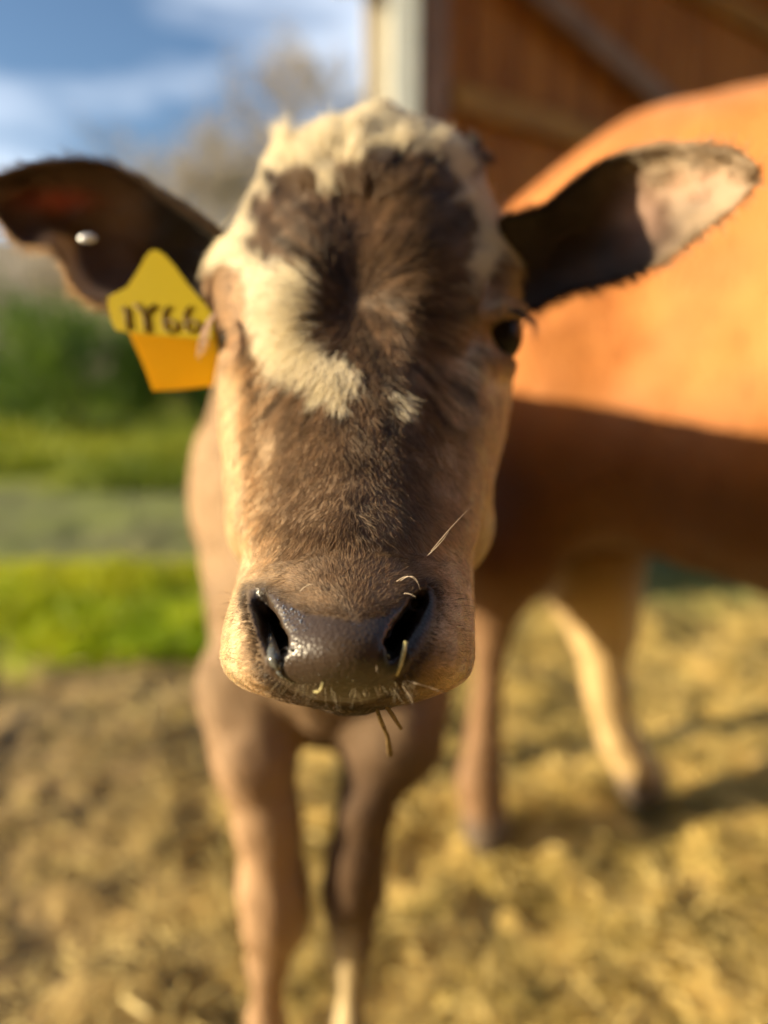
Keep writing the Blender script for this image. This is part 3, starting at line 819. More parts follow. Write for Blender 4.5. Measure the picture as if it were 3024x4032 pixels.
def coat(C):
    """coat colour, bare-skin mask, wetness at camera-frame points"""
    Z = C[:, 2]; u = 1512 + FPX * C[:, 0] / Z; v = 2016 - FPX * C[:, 1] / Z
    headm = Z < .64
    nb = (vnoise(C * 45, 31) - .5); nf = (vnoise(C * 160, 32) - .5)
    ux, vx = u + nb * 46 + nf * 26, v + (vnoise(C * 45, 33) - .5) * 46 + (vnoise(C * 160, 34) - .5) * 26
    mid = np.interp(v, [400, 1150, 2550], [1470, 1420, 1365])
    half = np.interp(v, [500, 1000, 1500, 2000, 2200, 2600], [430, 610, 570, 510, 460, 490])
    r = np.abs(ux - mid) / half
    col = np.tile(c_brown, (len(C), 1))
    # forehead darker, bridge mid brown, cheeks and muzzle sides tan
    col = mixv(col, c_dark * .7 + c_brown * .75, sstep(1500, 1250, vx) * .75)
    col = mixv(col, c_dark, np.exp(-((ux - 1360) / 105) ** 2 - ((vx - 1195) / 130) ** 2) * .68)
    col = mixv(col, c_mid, np.exp(-((vx - 2260) / 120) ** 2) * .35 + np.exp(-((vx - 1750) / 250) ** 2) * np.exp(-((ux - 1250) / 160) ** 2) * .45)
    col = mixv(col, c_dark * 1.3, np.exp(-((ux - 1420) / 45) ** 2) * sstep(1700, 1850, v) * sstep(2150, 2060, v) * .55)
    side = sstep(.44, .82, r) * sstep(1050, 1250, v)
    col = mixv(col, c_tan, side)
    side2 = sstep(.72, .92, r) * sstep(1400, 1500, v)
    col = mixv(col, np.array([.78, .60, .39]), side2 * (.88))
    col = mixv(col, c_tan * .9, sstep(.80, .90, np.abs(u - 1432) / 620) * sstep(960, 1050, v) * sstep(1480, 1380, v))
    col = mixv(col, np.array([.45, .29, .165]), sstep(1020, 985, ux) * sstep(1020, 1060, vx) * sstep(1420, 1360, v))
    wh = sstep(20, -20, sdpoly(ux, vx, CREAM_TOP)); wh = np.maximum(wh, sstep(16, -16, sdpoly(ux, vx, CREAM_L)))
    wh = np.maximum(wh, sstep(8, -8, sdpoly(u + nf * 20, v, TUFT)))
    wh = np.where(headm & (v < 1750), wh, 0)
    col = mixv(col, c_cream, wh)
    jaw = (sstep(1880, 1900, u) * sstep(1880, 1960, v) + sstep(945, 915, u) * sstep(2030, 2080, v)) * sstep(2260, 2180, v) * (Z > .36)
    col = mixv(col, np.array([.80, .64, .42]), np.clip(jaw, 0, 1))
    # muzzle: dark ring round the nostrils and lower lip
    dn = np.minimum(sdpoly(u, v, NOSD), sdpoly(u, v, NOSDR))
    mz = sstep(2230, 2330, v) * headm
    col = mixv(col, c_dark, sstep(75, 5, dn + nb * 40) * mz * .9)
    col = mixv(col, c_mid, sstep(.62, .45, r) * sstep(2200, 2260, v) * .6 * (v < 2450))
    dp = sdpoly(u + nf * 14, v + nb * 14, PAD)
    col = mixv(col, c_dark * 1.2, sstep(70, 10, dp) * mz * .75)
    pad = sstep(4, -6, dp) * mz
    col = mixv(col, c_pad, pad)
    inn = sstep(4, -8, dn) * mz * sstep(.277, .281, Z)
    col = mixv(col, c_black, np.clip(sstep(2, -12, dn) * mz * (1 - pad) * .9, 0, 1))
    bare = np.clip(pad + sstep(8, -4, dn) * mz, 0, 1)
    wet = np.clip(pad * 1.0 + sstep(14, -4, dn) * mz, 0, 1)
    # mouth line
    col = mixv(col, c_dark, sstep(2768, 2780, v) * headm * (v < 2850))
    # eye rims
    for (eu, ev, ew, eh) in ((1985, 1325, 60, 85), (862, 1335, 34, 60)):
        e = np.exp(-((u - eu) / ew) ** 2 - ((v - ev) / eh) ** 2)
        col = mixv(col, c_dark * .6, sstep(.35, .8, e) * headm)
    # horn buds
    col = mixv(col, c_dark * 1.5, sstep(80, 50, np.hypot(u - 1885, (v - 615) * .7)) * headm)
    # trunk and legs
    wpos = c2w(C); bn = vnoise(wpos * 5, 41)
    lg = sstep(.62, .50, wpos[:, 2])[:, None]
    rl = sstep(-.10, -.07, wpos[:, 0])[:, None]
    bcol = (np.array([.30, .195, .11])[None] * (1 - lg) + (np.array([.36, .225, .125])[None] * (1 - rl) + np.array([.12, .070, .038])[None] * rl) * lg) * (.7 + .6 * bn[:, None])  # left leg lighter, right leg darker: side-light contrast put into the coat
    bcol = mixv(bcol, np.array([.72, .58, .34]), sstep(.36, .28, wpos[:, 2]) * sstep(-.12, -.08, wpos[:, 0]) * sstep(-.018, -.035, wpos[:, 0] + .02 * (bn - .5)) * .85)  # sunlit left strip of the right lower leg painted into the coat
    bcol = mixv(bcol, np.array([.05, .04, .03]), sstep(.06, .045, wpos[:, 2]))
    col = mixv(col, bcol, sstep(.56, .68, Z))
    return col, bare, wet, wh
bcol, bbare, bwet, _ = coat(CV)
skin = bcol.copy(); hm_ = sstep(.60, .54, CV[:, 2]) * (1 - bbare); skin *= (1 - .15 * hm_)[:, None]   # hide darkened under the hair, painting in shaded fur depth

m_body, n, l, b = new_mat('calf_skin')
at = n.new('ShaderNodeAttribute'); at.attribute_name = 'col'; aw = n.new('ShaderNodeAttribute'); aw.attribute_name = 'wet'
tc = n.new('ShaderNodeTexCoord')
l.new(at.outputs['Color'], b.inputs['Base Color'])
mr = n.new('ShaderNodeMapRange'); mr.inputs['To Min'].default_value = .85; mr.inputs['To Max'].default_value = .33; l.new(aw.outputs['Fac'], mr.inputs['Value'])
l.new(mr.outputs['Result'], b.inputs['Roughness'])
vo = n.new('ShaderNodeTexVoronoi'); vo.inputs['Scale'].default_value = 620; vo.inputs['Randomness'].default_value = 1; l.new(tc.outputs['Object'], vo.inputs['Vector'])
no = n.new('ShaderNodeTexNoise'); no.inputs['Scale'].default_value = 170; no.inputs['Detail'].default_value = 3; l.new(tc.outputs['Object'], no.inputs['Vector'])
ad = n.new('ShaderNodeMath'); ad.operation = 'ADD'; l.new(vo.outputs['Distance'], ad.inputs[0]); l.new(no.outputs['Fac'], ad.inputs[1])
bp = n.new('ShaderNodeBump'); bp.inputs['Distance'].default_value = .0006; bp.inputs['Strength'].default_value = .35; bp.invert = True
l.new(ad.outputs[0], bp.inputs['Height']); l.new(bp.outputs['Normal'], b.inputs['Normal'])
b.inputs['Specular IOR Level'].default_value = .45
m_body.node_tree.nodes['Principled BSDF'].inputs['Coat Roughness'].default_value = .12
l.new(aw.outputs['Fac'], b.inputs['Coat Weight']) if False else None

calf_base = c2w(P(1300, 2000, 1.1)); calf_base[2] = 0
calf = root('calf', calf_base, 'brown calf with cream forehead markings facing the camera with its wet nose forward', 'calf')
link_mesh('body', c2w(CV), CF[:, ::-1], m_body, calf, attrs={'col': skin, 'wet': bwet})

# ---- ears: cupped thin shells
m_ear, n, l, b = new_mat('ear_skin')
at = n.new('ShaderNodeAttribute'); at.attribute_name = 'col'
l.new(at.outputs['Color'], b.inputs['Base Color']); b.inputs['Roughness'].default_value = .7
tr = n.new('ShaderNodeBsdfTranslucent'); a2 = n.new('ShaderNodeAttribute'); a2.attribute_name = 'thru'; l.new(a2.outputs['Color'], tr.inputs['Color'])
ms = n.new('ShaderNodeAddShader'); l.new(b.outputs[0], ms.inputs[0]); l.new(tr.outputs[0], ms.inputs[1])
l.new(ms.outputs[0], n['Material Output'].inputs['Surface'])
EAR_PTS = []
def ear(xs, top, bot, dmid, cup, tilt, sgn, thick=.0035):
    xs, top, bot, dmid, cup, tilt = [np.array(a, float) for a in (xs, top, bot, dmid, cup, tilt)]
    order = np.argsort(xs); xs_, top_, bot_, dm_, cu_, ti_ = [a[order] for a in (xs, top, bot, dmid, cup, tilt)]
    na, nb_ = 90, 60
    xx_ = np.linspace(xs_[0], xs_[-1], na)
    def sm(a):
        q = np.interp(xx_, xs_, a); kx = np.exp(-.5 * (np.arange(-4, 5) / 1.6) ** 2); kx /= kx.sum()
        return np.convolve(np.pad(q, 4, mode='edge'), kx, 'valid')
    tp, bt, dm, cu, ti = sm(top_), sm(bot_), sm(dm_), sm(cu_), sm(ti_)
    bb = np.linspace(-1, 1, nb_)
    A, B = np.meshgrid(np.arange(na), bb, indexing='ij')
    c_ = ((tp + bt) / 2)[:, None]; h_ = ((bt - tp) / 2)[:, None]
    v_ = c_ + h_ * B; u_ = xx_[:, None] + 0 * B
    d_ = dm[:, None] + cu[:, None] * (1 - np.abs(B) ** 2.2) + ti[:, None] * B
    q = np.stack([u_ * .012, v_ * .012, 0 * u_], -1)
    d_ = d_ + (vnoise(q, 51) - .5) * .006 * (1 - np.abs(B) ** 4) + (vnoise(q * 3, 52) - .5) * .0012 * (1 - np.abs(B) ** 4)
    fr = np.stack([(u_ - 1512) / FPX * d_, (2016 - v_) / FPX * d_, d_], -1)
    th_ = thick * (1 - .75 * np.abs(B) ** 6)
    bk = fr.copy(); bk[..., 2] += th_; bk[..., :2] *= (1 + .0 * th_)[..., None]
    V = np.concatenate([fr.reshape(-1, 3), bk.reshape(-1, 3)])
    i, j = np.meshgrid(np.arange(na - 1), np.arange(nb_ - 1), indexing='ij')
    f1 = np.stack([i * nb_ + j, i * nb_ + j + 1, (i + 1) * nb_ + j + 1, (i + 1) * nb_ + j], -1).reshape(-1, 4)
    f2 = f1[:, ::-1] + na * nb_
    M = na * nb_
    i = np.arange(na - 1); rim = []
    rim.append(np.stack([i * nb_, (i + 1) * nb_, (i + 1) * nb_ + M, i * nb_ + M], 1))
    rim.append(np.stack([(i + 1) * nb_ + nb_ - 1, i * nb_ + nb_ - 1, i * nb_ + nb_ - 1 + M, (i + 1) * nb_ + nb_ - 1 + M], 1))
    j = np.arange(nb_ - 1)
    rim.append(np.stack([j + 1, j, j + M, j + 1 + M], 1)); k_ = (na - 1) * nb_
    rim.append(np.stack([k_ + j, k_ + j + 1, k_ + j + 1 + M, k_ + j + M], 1))
    F = np.concatenate([f1, f2] + rim)
    if True:
        V = smooth(V, F, 2, .5)
    return V, F, np.concatenate([B.ravel(), B.ravel()])
# left ear (the tagged one)
EL = dict(xs=[-75, -60, 0, 60, 100, 215, 250, 290, 350, 430, 560, 700, 830, 900],
          top=[745, 716, 682, 662, 650, 630, 628, 625, 627, 640, 700, 790, 880, 930],
          bot=[775, 800, 885, 950, 968, 984, 1060, 1140, 1188, 1212, 1232, 1225, 1180, 1150])
EL['dmid'] = np.interp(EL['xs'], [-75, 900], [.475, .470]); EL['cup'] = np.interp(EL['xs'], [-75, 0, 300, 560, 700, 900], [.002, .012, .026, .033, .037, .040])
EL['tilt'] = np.interp(EL['xs'], [-75, 240, 400, 900], [.004, .004, -.004, 0])
V_, F_, B_ = ear(**EL, sgn=-1)
def ear_cols(V, left):
    Z = V[:, 2]; u = 1512 + FPX * V[:, 0] / Z; v = 2016 - FPX * V[:, 1] / Z
    nb = vnoise(V * 60, 61)
    if left:
        c = np.tile(np.array([.085, .047, .026]), (len(V), 1)) * (.8 + .4 * nb[:, None])
        red = np.exp(-((u - 230) / 150) ** 2 - ((v - 790) / 48) ** 2)
        c = mixv(c, np.array([.30, .07, .045]), np.clip(red, 0, 1) * .8)
        c = mixv(c, np.array([.20, .12, .07]), np.exp(-((u - 480) / 90) ** 2 - ((v - 860) / 130) ** 2) * .7)
        lob = [(205, 975), (240, 985), (252, 1060), (292, 1140), (352, 1190), (430, 1213), (520, 1245)]
        dl = np.min([np.hypot(u - a, v - b_) for a, b_ in [(lob[k_][0] + (lob[k_ + 1][0] - lob[k_][0]) * t_, lob[k_][1] + (lob[k_ + 1][1] - lob[k_][1]) * t_) for k_ in range(6) for t_ in (0, .33, .66)]], axis=0)
        c = mixv(c, np.array([.66, .47, .29]), sstep(85, 35, dl) * .9)  # sunlit edge of the lower lobe painted into the skin
        thru = np.tile(np.array([.006, .003, .002]), (len(V), 1)) + np.array([.42, .030, .012]) * red[:, None]
        c = mixv(c, np.array([.022, .015, .010]), sstep(520, 640, u + (nb - .5) * 80))  # ear base painted near-black for the shade inside the cup
    else:
        c = np.tile(np.array([.085, .060, .042]), (len(V), 1)) * (.7 + .5 * nb[:, None])
        c = mixv(c, np.array([.34, .25, .165]), sstep(2250, 2850, u + 1.2 * (760 - v) + (nb - .5) * 350))
        c = mixv(c, np.array([.026, .018, .012]), sstep(2700, 2150, u + (nb - .5) * 300))  # shade at the ear base put into the colour
        pk = np.exp(-((u - 2760) / 130) ** 2 - ((v - 730) / 55) ** 2) + .6 * np.exp(-((u - 2520) / 110) ** 2 - ((v - 830) / 130) ** 2)
        c = mixv(c, np.array([.50, .24, .16]), np.clip(pk, 0, 1) * .5)
        thru = np.tile(np.array([.02, .012, .008]), (len(V), 1))
    return c, thru
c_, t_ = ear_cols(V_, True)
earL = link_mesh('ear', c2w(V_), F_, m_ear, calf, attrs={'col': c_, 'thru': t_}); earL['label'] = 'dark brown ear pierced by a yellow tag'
EAR_L = (V_, F_, B_)
ER = dict(xs=[1960, 2040, 2100, 2154, 2243, 2353, 2464, 2612, 2759, 2870, 2940, 2972, 2984],
          top=[860, 835, 822, 800, 721, 640, 590, 560, 563, 581, 612, 640, 668],
          bot=[1200, 1225, 1222, 1192, 1152, 1130, 1100, 1030, 915, 832, 770, 730, 700])
ER['dmid'] = np.interp(ER['xs'], [1960, 2350, 2984], [.470, .468, .415]); ER['cup'] = np.interp(ER['xs'], [1960, 2200, 2600, 2984], [.008, .024, .020, .002])
ER['tilt'] = np.interp(ER['xs'], [1960, 2984], [.0, .006])
V_, F_, B_ = ear(**ER, sgn=1)
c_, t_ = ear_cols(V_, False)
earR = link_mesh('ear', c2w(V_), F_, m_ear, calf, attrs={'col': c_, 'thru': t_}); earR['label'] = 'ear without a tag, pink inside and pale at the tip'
EAR_R = (V_, F_, B_)

# ---- fur (hair curves)
m_fur, n, l, b = new_mat('calf_fur')
at = n.new('ShaderNodeAttribute'); at.attribute_name = 'col'
l.new(at.outputs['Color'], b.inputs['Base Color']); b.inputs['Roughness'].default_value = .42; b.inputs['Specular IOR Level'].default_value = .45
tr = n.new('ShaderNodeBsdfTranslucent'); l.new(at.outputs['Color'], tr.inputs['Color'])
ms = n.new('ShaderNodeMixShader'); ms.inputs[0].default_value = .25; l.new(b.outputs[0], ms.inputs[1]); l.new(tr.outputs[0], ms.inputs[2])
l.new(ms.outputs[0], n['Material Output'].inputs['Surface'])

def hair_object(name, pts, col, rad, mat, parent, label=None):
    """pts (N,k,3) camera frame -> one curves object"""
    N_, k_, _ = pts.shape
    off = np.array(parent.location) if parent.parent is None else np.array(parent.location) + np.array(parent.parent.location)
    wpts = c2w(pts) - off
    hc = bpy.data.hair_curves.new(name)
    hc.add_curves([k_] * N_)
    hc.attributes['position'].data.foreach_set('vector', wpts.astype(np.float32).ravel())
    ra = hc.attributes.get('radius') or hc.attributes.new('radius', 'FLOAT', 'POINT')
    tp = np.linspace(1, 0, k_) ** .6 * .9 + .1
    ra.data.foreach_set('value', (rad[:, None] * tp[None]).astype(np.float32).ravel())
    ca = hc.attributes.new('col', 'FLOAT_COLOR', 'CURVE')
    ca.data.foreach_set('color', np.hstack([col, np.ones((N_, 1))]).astype(np.float32).ravel())
    hc.materials.append(mat)
    o = bpy.data.objects.new(name, hc); S.collection.objects.link(o); o.parent = parent
    if label: o['label'] = label
    return o

def sample_surf(V, F, N_, count, fmask=None, weight=None):
    a, b_, c, d_ = V[F[:, 0]], V[F[:, 1]], V[F[:, 2]], V[F[:, 3]]
    ar = .5 * np.linalg.norm(np.cross(c - a, d_ - b_), axis=1)
    if fmask is not None: ar = ar * fmask
    if weight is not None: ar = ar * weight
    cs = np.cumsum(ar); fi = np.searchsorted(cs, rng.random(count) * cs[-1]); fi = np.minimum(fi, len(F) - 1)
    s1, s2 = rng.random((count, 1)), rng.random((count, 1))
    p = (a[fi] * (1 - s1) + b_[fi] * s1) * (1 - s2) + (d_[fi] * (1 - s1) + c[fi] * s1) * s2
    q = (N_[F[fi, 0]] * (1 - s1) + N_[F[fi, 1]] * s1) * (1 - s2) + (N_[F[fi, 3]] * (1 - s1) + N_[F[fi, 2]] * s1) * s2
    q /= np.linalg.norm(q, axis=1, keepdims=True) + 1e-12
    return p, q, fi

fc = CV[CF].mean(1); fn_ = CN[CF].mean(1)
fu = 1512 + FPX * fc[:, 0] / fc[:, 2]; fv = 2016 - FPX * fc[:, 1] / fc[:, 2]
facing = -(fn_ * fc).sum(1) / np.linalg.norm(fc, axis=1)
fm = (fc[:, 2] < .60) & (facing > -.55) & (bbare[CF].mean(1) < .5)
wgt = np.where(fv > 2150, 2.3, 1.0) * np.where(fv > 1450, 1.5, 1.0) * np.where(facing < -.2, .5, 1.0) * np.where((np.abs(fu - 1400) > 380) & (facing > -.2), 1.25, 1.0)
NH = 540000
hp, hn, hf_ = sample_surf(CV, CF, CN, NH, fm, wgt)
hu = 1512 + FPX * hp[:, 0] / hp[:, 2]; hv_ = 2016 - FPX * hp[:, 1] / hp[:, 2]
hcol, hbare, hwet, hwh = coat(hp + np.stack([rng.normal(0, .0022, NH), rng.normal(0, .0022, NH), np.zeros(NH)], 1) * (hp[:, [1]] > 2e-2))
kp = (hbare < .35) & ~((hv_ < 700) & (hp[:, 2] > .56))
hp, hn, hu, hv_, hcol, hwh = hp[kp], hn[kp], hu[kp], hv_[kp], hcol[kp], hwh[kp]
NH = len(hp)
# radial streaks round the forehead whorl feather the colour edges
_rx, _ry = hu - 1405, hv_ - 1185
_r = np.hypot(_rx, _ry) + 1; _th = np.arctan2(_ry, _rx)
_st = .65 * vnoise(np.stack([_th * 16, _r * .0035, 0 * _r], 1), 101) + .35 * vnoise(np.stack([_th * 42, _r * .006, 0 * _r], 1), 102)
_am = sstep(1750, 1500, hv_) * sstep(520, 360, np.abs(hu - 1430)) * (_st - .5) * .030
_dir = np.stack([_rx / _r, -_ry / _r, 0 * _r], 1)
c2_, _, _, w2_ = coat(hp + _dir * _am[:, None] + np.stack([rng.normal(0, .0010, NH), rng.normal(0, .0010, NH), np.zeros(NH)], 1))
_top = sstep(1750, 1600, hv_)
hcol = hcol * (1 - _top[:, None]) + c2_ * _top[:, None]; hwh = hwh * (1 - _top) + w2_ * _top
strk = 1 + (_st - .5) * 2.1 * _top * (.15 + .85 * sstep(520, 360, np.abs(hu - 1430))) * (1 - .55 * hwh)
# direction field in (right, down)
SW = (1405, 1185)
rx, ry = hu - SW[0], hv_ - SW[1]
rr = np.hypot(rx, ry) + 1
up_x, up_y = rx / rr, ry / rr
sp = .45 * np.exp(-(rr / 500) ** 2)                       # slight swirl round the forehead whorl
up_x, up_y = up_x - sp * up_y, up_y + sp * up_x
dn_x = .0012 * (hu - 1400) + .05 * np.sin(hv_ * .012); dn_y = np.ones(NH)
wdn = sstep(1250, 1520, hv_)
fxr, fyr = up_x * (1 - wdn) + dn_x * wdn, up_y * (1 - wdn) + dn_y * wdn
# muzzle: fan up and out from the top of the nose pad
mx_, my_ = hu - 1395, hv_ - 2440
mr_ = np.hypot(mx_, my_) + 1
wmz = sstep(2130, 2235, hv_ - 60 * ((hu - 1400) / 450) ** 2 + (vnoise(hp * 120, 79) - .5) * 60)
mzx, mzy = mx_ / mr_, my_ / mr_ - .15
lowm = sstep(2600, 2700, hv_); mzy = mzy + lowm * .8
fxr, fyr = fxr * (1 - wmz) + mzx * wmz, fyr * (1 - wmz) + mzy * wmz
D = np.stack([fxr, -fyr, np.zeros(NH)], 1)
wob = np.stack([vnoise(hp * 75, s_) - .5 for s_ in (71, 72, 73)], 1)
wob2 = np.stack([vnoise(hp * 260, s_) - .5 for s_ in (74, 75, 76)], 1)
longm = sstep(1500, 1200, hv_) * sstep(.03, .1, 0 * hv_ + .1)
D = D / (np.linalg.norm(D, axis=1, keepdims=True) + 1e-9) + wob * (.5 + .1 * longm[:, None]) + wob2 * (.55 - .2 * longm[:, None]) + rng.normal(0, .13, (NH, 3))
D = D - hn * (D * hn).sum(1, keepdims=True); D /= np.linalg.norm(D, axis=1, keepdims=True) + 1e-9
Ln = np.interp(hv_, [350, 600, 1000, 1300, 1500, 1700, 2100, 2250, 2400, 2700], [.013, .014, .014, .013, .0100, .0072, .0062, .0046, .0036, .0040])
sidef = sstep(370, 500, np.abs(hu - 1430)) * (hv_ > 1050) * sstep(1650, 1500, hv_)
Ln = Ln * (1 - .5 * sidef) * (1 + .45 * hwh) * rng.uniform(.6, 1.15, NH)
Ln = np.where(np.hypot(hu - 1400, hv_ - 1190) < 120, Ln * .8, Ln)
lift = np.interp(hv_, [400, 1000, 1500, 2000, 2600], [.26, .26, .22, .22, .34]) + rng.normal(0, .08, NH) + (wob[:, 0]) * .35
TT = np.linspace(0, 1, 5)
hair = np.empty((NH, 5, 3))
curl = np.cross(D, hn) * ((wob2[:, [1]] * 1.0 + wob[:, [2]] * .9) * (.4 + .1 * longm[:, None]))
for i, t in enumerate(TT):
    hair[:, i] = hp - hn * .0004 + D * (Ln * (t - .08 * t * t))[:, None] + hn * (Ln * lift * (t - .55 * t * t))[:, None] + curl * (Ln * t * t)[:, None]
shade = strk[:, None] * rng.normal(1, .30, (NH, 1)).clip(.35, 1.9) * (.8 + .45 * vnoise(hp * 220, 77)[:, None])
tips = rng.random(NH) < .10
hcol2 = hcol * shade
tn = tips & (hv_ > 1300) & (hwh < .3); hcol2[tn] = hcol2[tn] * .5 + np.array([.46, .33, .20]) * .55
hcol2[(hwh > .5)] = (hcol[(hwh > .5)] * (.88 + .2 * rng.random((int((hwh > .5).sum()), 1))))
hrad = np.interp(hv_, [400, 1200, 1500, 2000, 2600], [.00019, .00016, .00012, .000105, .000095]) * rng.uniform(.75, 1.25, NH)
hair_object('fur', hair, hcol2.clip(0, .9), hrad, m_fur, calf)

def coat_hair(V, F, col, count, length, rad, parent, cam_frame, mask=None):
    N_ = vnormals(V, F)
    p, q, fi = sample_surf(V, F, N_, count, mask)
    c = col[F[fi, 0]]
    dwn = w2c(np.array([[.25, 0, CAM_H - 1.0]]))[0] if cam_frame else np.array([.35, -.1, -1.0])
    D = np.tile(dwn, (count, 1)) + np.stack([vnoise(p * 14, s_) - .5 for s_ in (91, 92, 93)], 1) * 1.0 + rng.normal(0, .12, (count, 3))
    D -= q * (D * q).sum(1, keepdims=True); D /= np.linalg.norm(D, axis=1, keepdims=True) + 1e-9
    Ln = length * rng.uniform(.6, 1.2, count)
    h = np.stack([p + D * (Ln * t)[:, None] + q * (Ln * .07 * (t - .5 * t * t))[:, None] for t in TT], 1)
    if not cam_frame: h = w2c(h)
    return hair_object('coat_hair', h, (c * rng.normal(1, .25, (count, 1)).clip(.5, 1.7)).clip(0, .9), np.full(count, rad), m_fur, parent)
coat_hair(COWV[0], COWV[1], COWV[2], 45000, .022, .0006, cow, False)
coat_hair(CV, CF, bcol, 26000, .014, .0004, calf, True, (CV[CF].mean(1)[:, 2] > .62).astype(float))

# longer loose tufts: poll points, forehead lock, curl
def tuft(u, v, du, dv, nn_, L, spread, col, curlf=.3, rad=.00016, dlift=.35):
    out = []
    d0 = np.array([du, -dv, 0.0]); d0 /= np.linalg.norm(d0)
    uu = u + rng.normal(0, spread, nn_); vv = v + rng.normal(0, spread, nn_)
    z = head_front(uu.astype(np.float32), vv.astype(np.float32)) - .004
    p = np.stack([(uu - 1512) / FPX * z, (2016 - vv) / FPX * z, z], 1)
    dd_ = d0 + rng.normal(0, .16, (nn_, 3)); cv = np.cross(d0, [0, 0, 1.0])
    LL = L * rng.uniform(.6, 1.1, nn_)[:, None]
    o = np.stack([p + dd_ * LL * t + cv * LL * curlf * t * t + np.array([0, 0, -1.0]) * LL * dlift * (t - .9 * t * t) for t in TT], 1)
    c = np.array(col)[None] * rng.uniform(.85, 1.1, (nn_, 1))
    return o, c, np.full(nn_, rad) * rng.uniform(.8, 1.2, nn_)
cr = c_cream
TF = []
for k_ in range(14):
    u_ = random.uniform(1095, 1830); v_ = np.interp(u_, [1095, 1300, 1500, 1700, 1830], [660, 520, 470, 520, 640]) + random.uniform(0, 90)
    TF.append(tuft(u_, v_, (u_ - 1450) / 450 + random.uniform(-.3, .3), -1, 160, random.uniform(.008, .012), 22, cr, random.uniform(-.08, .08), .00018))
TF.append(tuft(1120, 620, -.16, -1, 420, .021, 12, cr, .1, .0002))                 # left poll point
TF.append(tuft(1395, 650, .1, -1, 300, .016, 20, cr, .05, .0002))                  # middle point
for k_ in range(9):                                                                # parting locks on the forehead
    u_ = 1180 + k_ * 58; TF.append(tuft(u_, 720 + random.uniform(-20, 60), (u_ - 1405) / 300 + random.uniform(-.2, .2), -1, 120, .012, 24, c_cream if random.random() < .15 else c_brown * 1.2, random.uniform(-.3, .3), .00018))
TF.append(tuft(1335, 1465, -.35, 1, 420, .014, 26, cr, .25, .00013)); TF.append(tuft(1380, 1485, -.2, 1, 260, .014, 18, cr, .3, .00013))
TF.append(tuft(1250, 1440, -.5, 1, 300, .012, 30, cr, .2, .00013)); TF.append(tuft(1140, 1400, -.4, 1, 300, .012, 34, cr, .2, .00014))
TF.append(tuft(1548, 1552, .55, 1, 42, .0125, 8, cr, -.55, .00012, .2)); TF.append(tuft(1500, 1560, -.4, 1, 5, .010, 12, cr, .3, .0001, .2))
for k_ in range(9):                                                                # right brow streak
    a = k_ / 8.0; TF.append(tuft(1850 + 110 * math.sin(a * 2.2) + 40 * (1 - a), 760 + a * 300, -.5, 1, 220, .017, 24, cr, -.3, .00018))
hair_object('forelock', np.concatenate([t[0] for t in TF]), np.concatenate([t[1] for t in TF]), np.concatenate([t[2] for t in TF]), m_fur, calf)

# ear hair
def ear_hair(E, left, count):
    V, F, B = E
    Nn_ = vnormals(V, F)
    p, q, fi = sample_surf(V, F, Nn_, count)
    Bm = B[F[fi]].mean(1); u = 1512 + FPX * p[:, 0] / p[:, 2]; v = 2016 - FPX * p[:, 1] / p[:, 2]
    c, _ = ear_cols(p, left)
    sg = -1 if left else 1
    rim_ = sstep(.78, .97, np.abs(Bm))
    D = np.stack([np.full(count, float(sg)), -np.sign(Bm) * .9 * rim_ - .3 * Bm, -.1 * np.ones(count)], 1)
    D += np.stack([vnoise(p * 90, s_) - .5 for s_ in (81, 82, 83)], 1) * .35 + rng.normal(0, .15, (count, 3))
    D -= q * (D * q).sum(1, keepdims=True); D /= np.linalg.norm(D, axis=1, keepdims=True) + 1e-9
    Ln = rng.uniform(.003, .0075, count) * (1 + .7 * rim_)
    if left:
        lobe = rim_ * (Bm > 0) * sstep(440, 380, u)
        c = mixv(c, np.array([.66, .48, .30]), lobe); c = mixv(c, np.array([.16, .10, .06]), rim_ * (1 - lobe) * .6)
    else:
        c = mixv(c, np.array([.42, .32, .22]), rim_ * sstep(2350, 2700, u) * .7)
        fr_ = (np.abs(u - 2600) < 170) & (np.abs(v - 690) < 80) & (rng.random(count) < .15)
        Ln = np.where(fr_, .013, Ln); c[fr_] = np.array([.52, .42, .30])
        pk = np.exp(-((u - 2760) / 120) ** 2 - ((v - 740) / 50) ** 2)
        Ln = Ln * (1 - .8 * pk)
    if left: c = c * (.7 + .3 * rim_[:, None])
    h = np.stack([p + D * (Ln * t)[:, None] + q * (Ln * .4 * (t - .5 * t * t))[:, None] for t in TT], 1)
    return h, c * rng.normal(1, .2, (count, 1)).clip(.5, 1.6), rng.uniform(.00014, .00022, count)
for E, lf_, eo in ((EAR_L, True, earL), (EAR_R, False, earR)):
    h, c, r_ = ear_hair(E, lf_, 22000)
    hair_object('ear_hair', h, c.clip(0, .9), r_, m_fur, eo)

# ---- eyes
def rel_blob(c, r, sc=(1, 1, 1)):
    v, f = blob((0, 0, 0), 1, 32, 20)
    v = np.array(v) * r * np.array(sc) + np.array(c)
    return c2w(v), [tuple(q) for q in f]
for ce in (EYE_R, EYE_L):
    v, f = rel_blob(ce, .0175 if ce is EYE_R else .0160); link_mesh('eye', v, f, m_eye, calf)

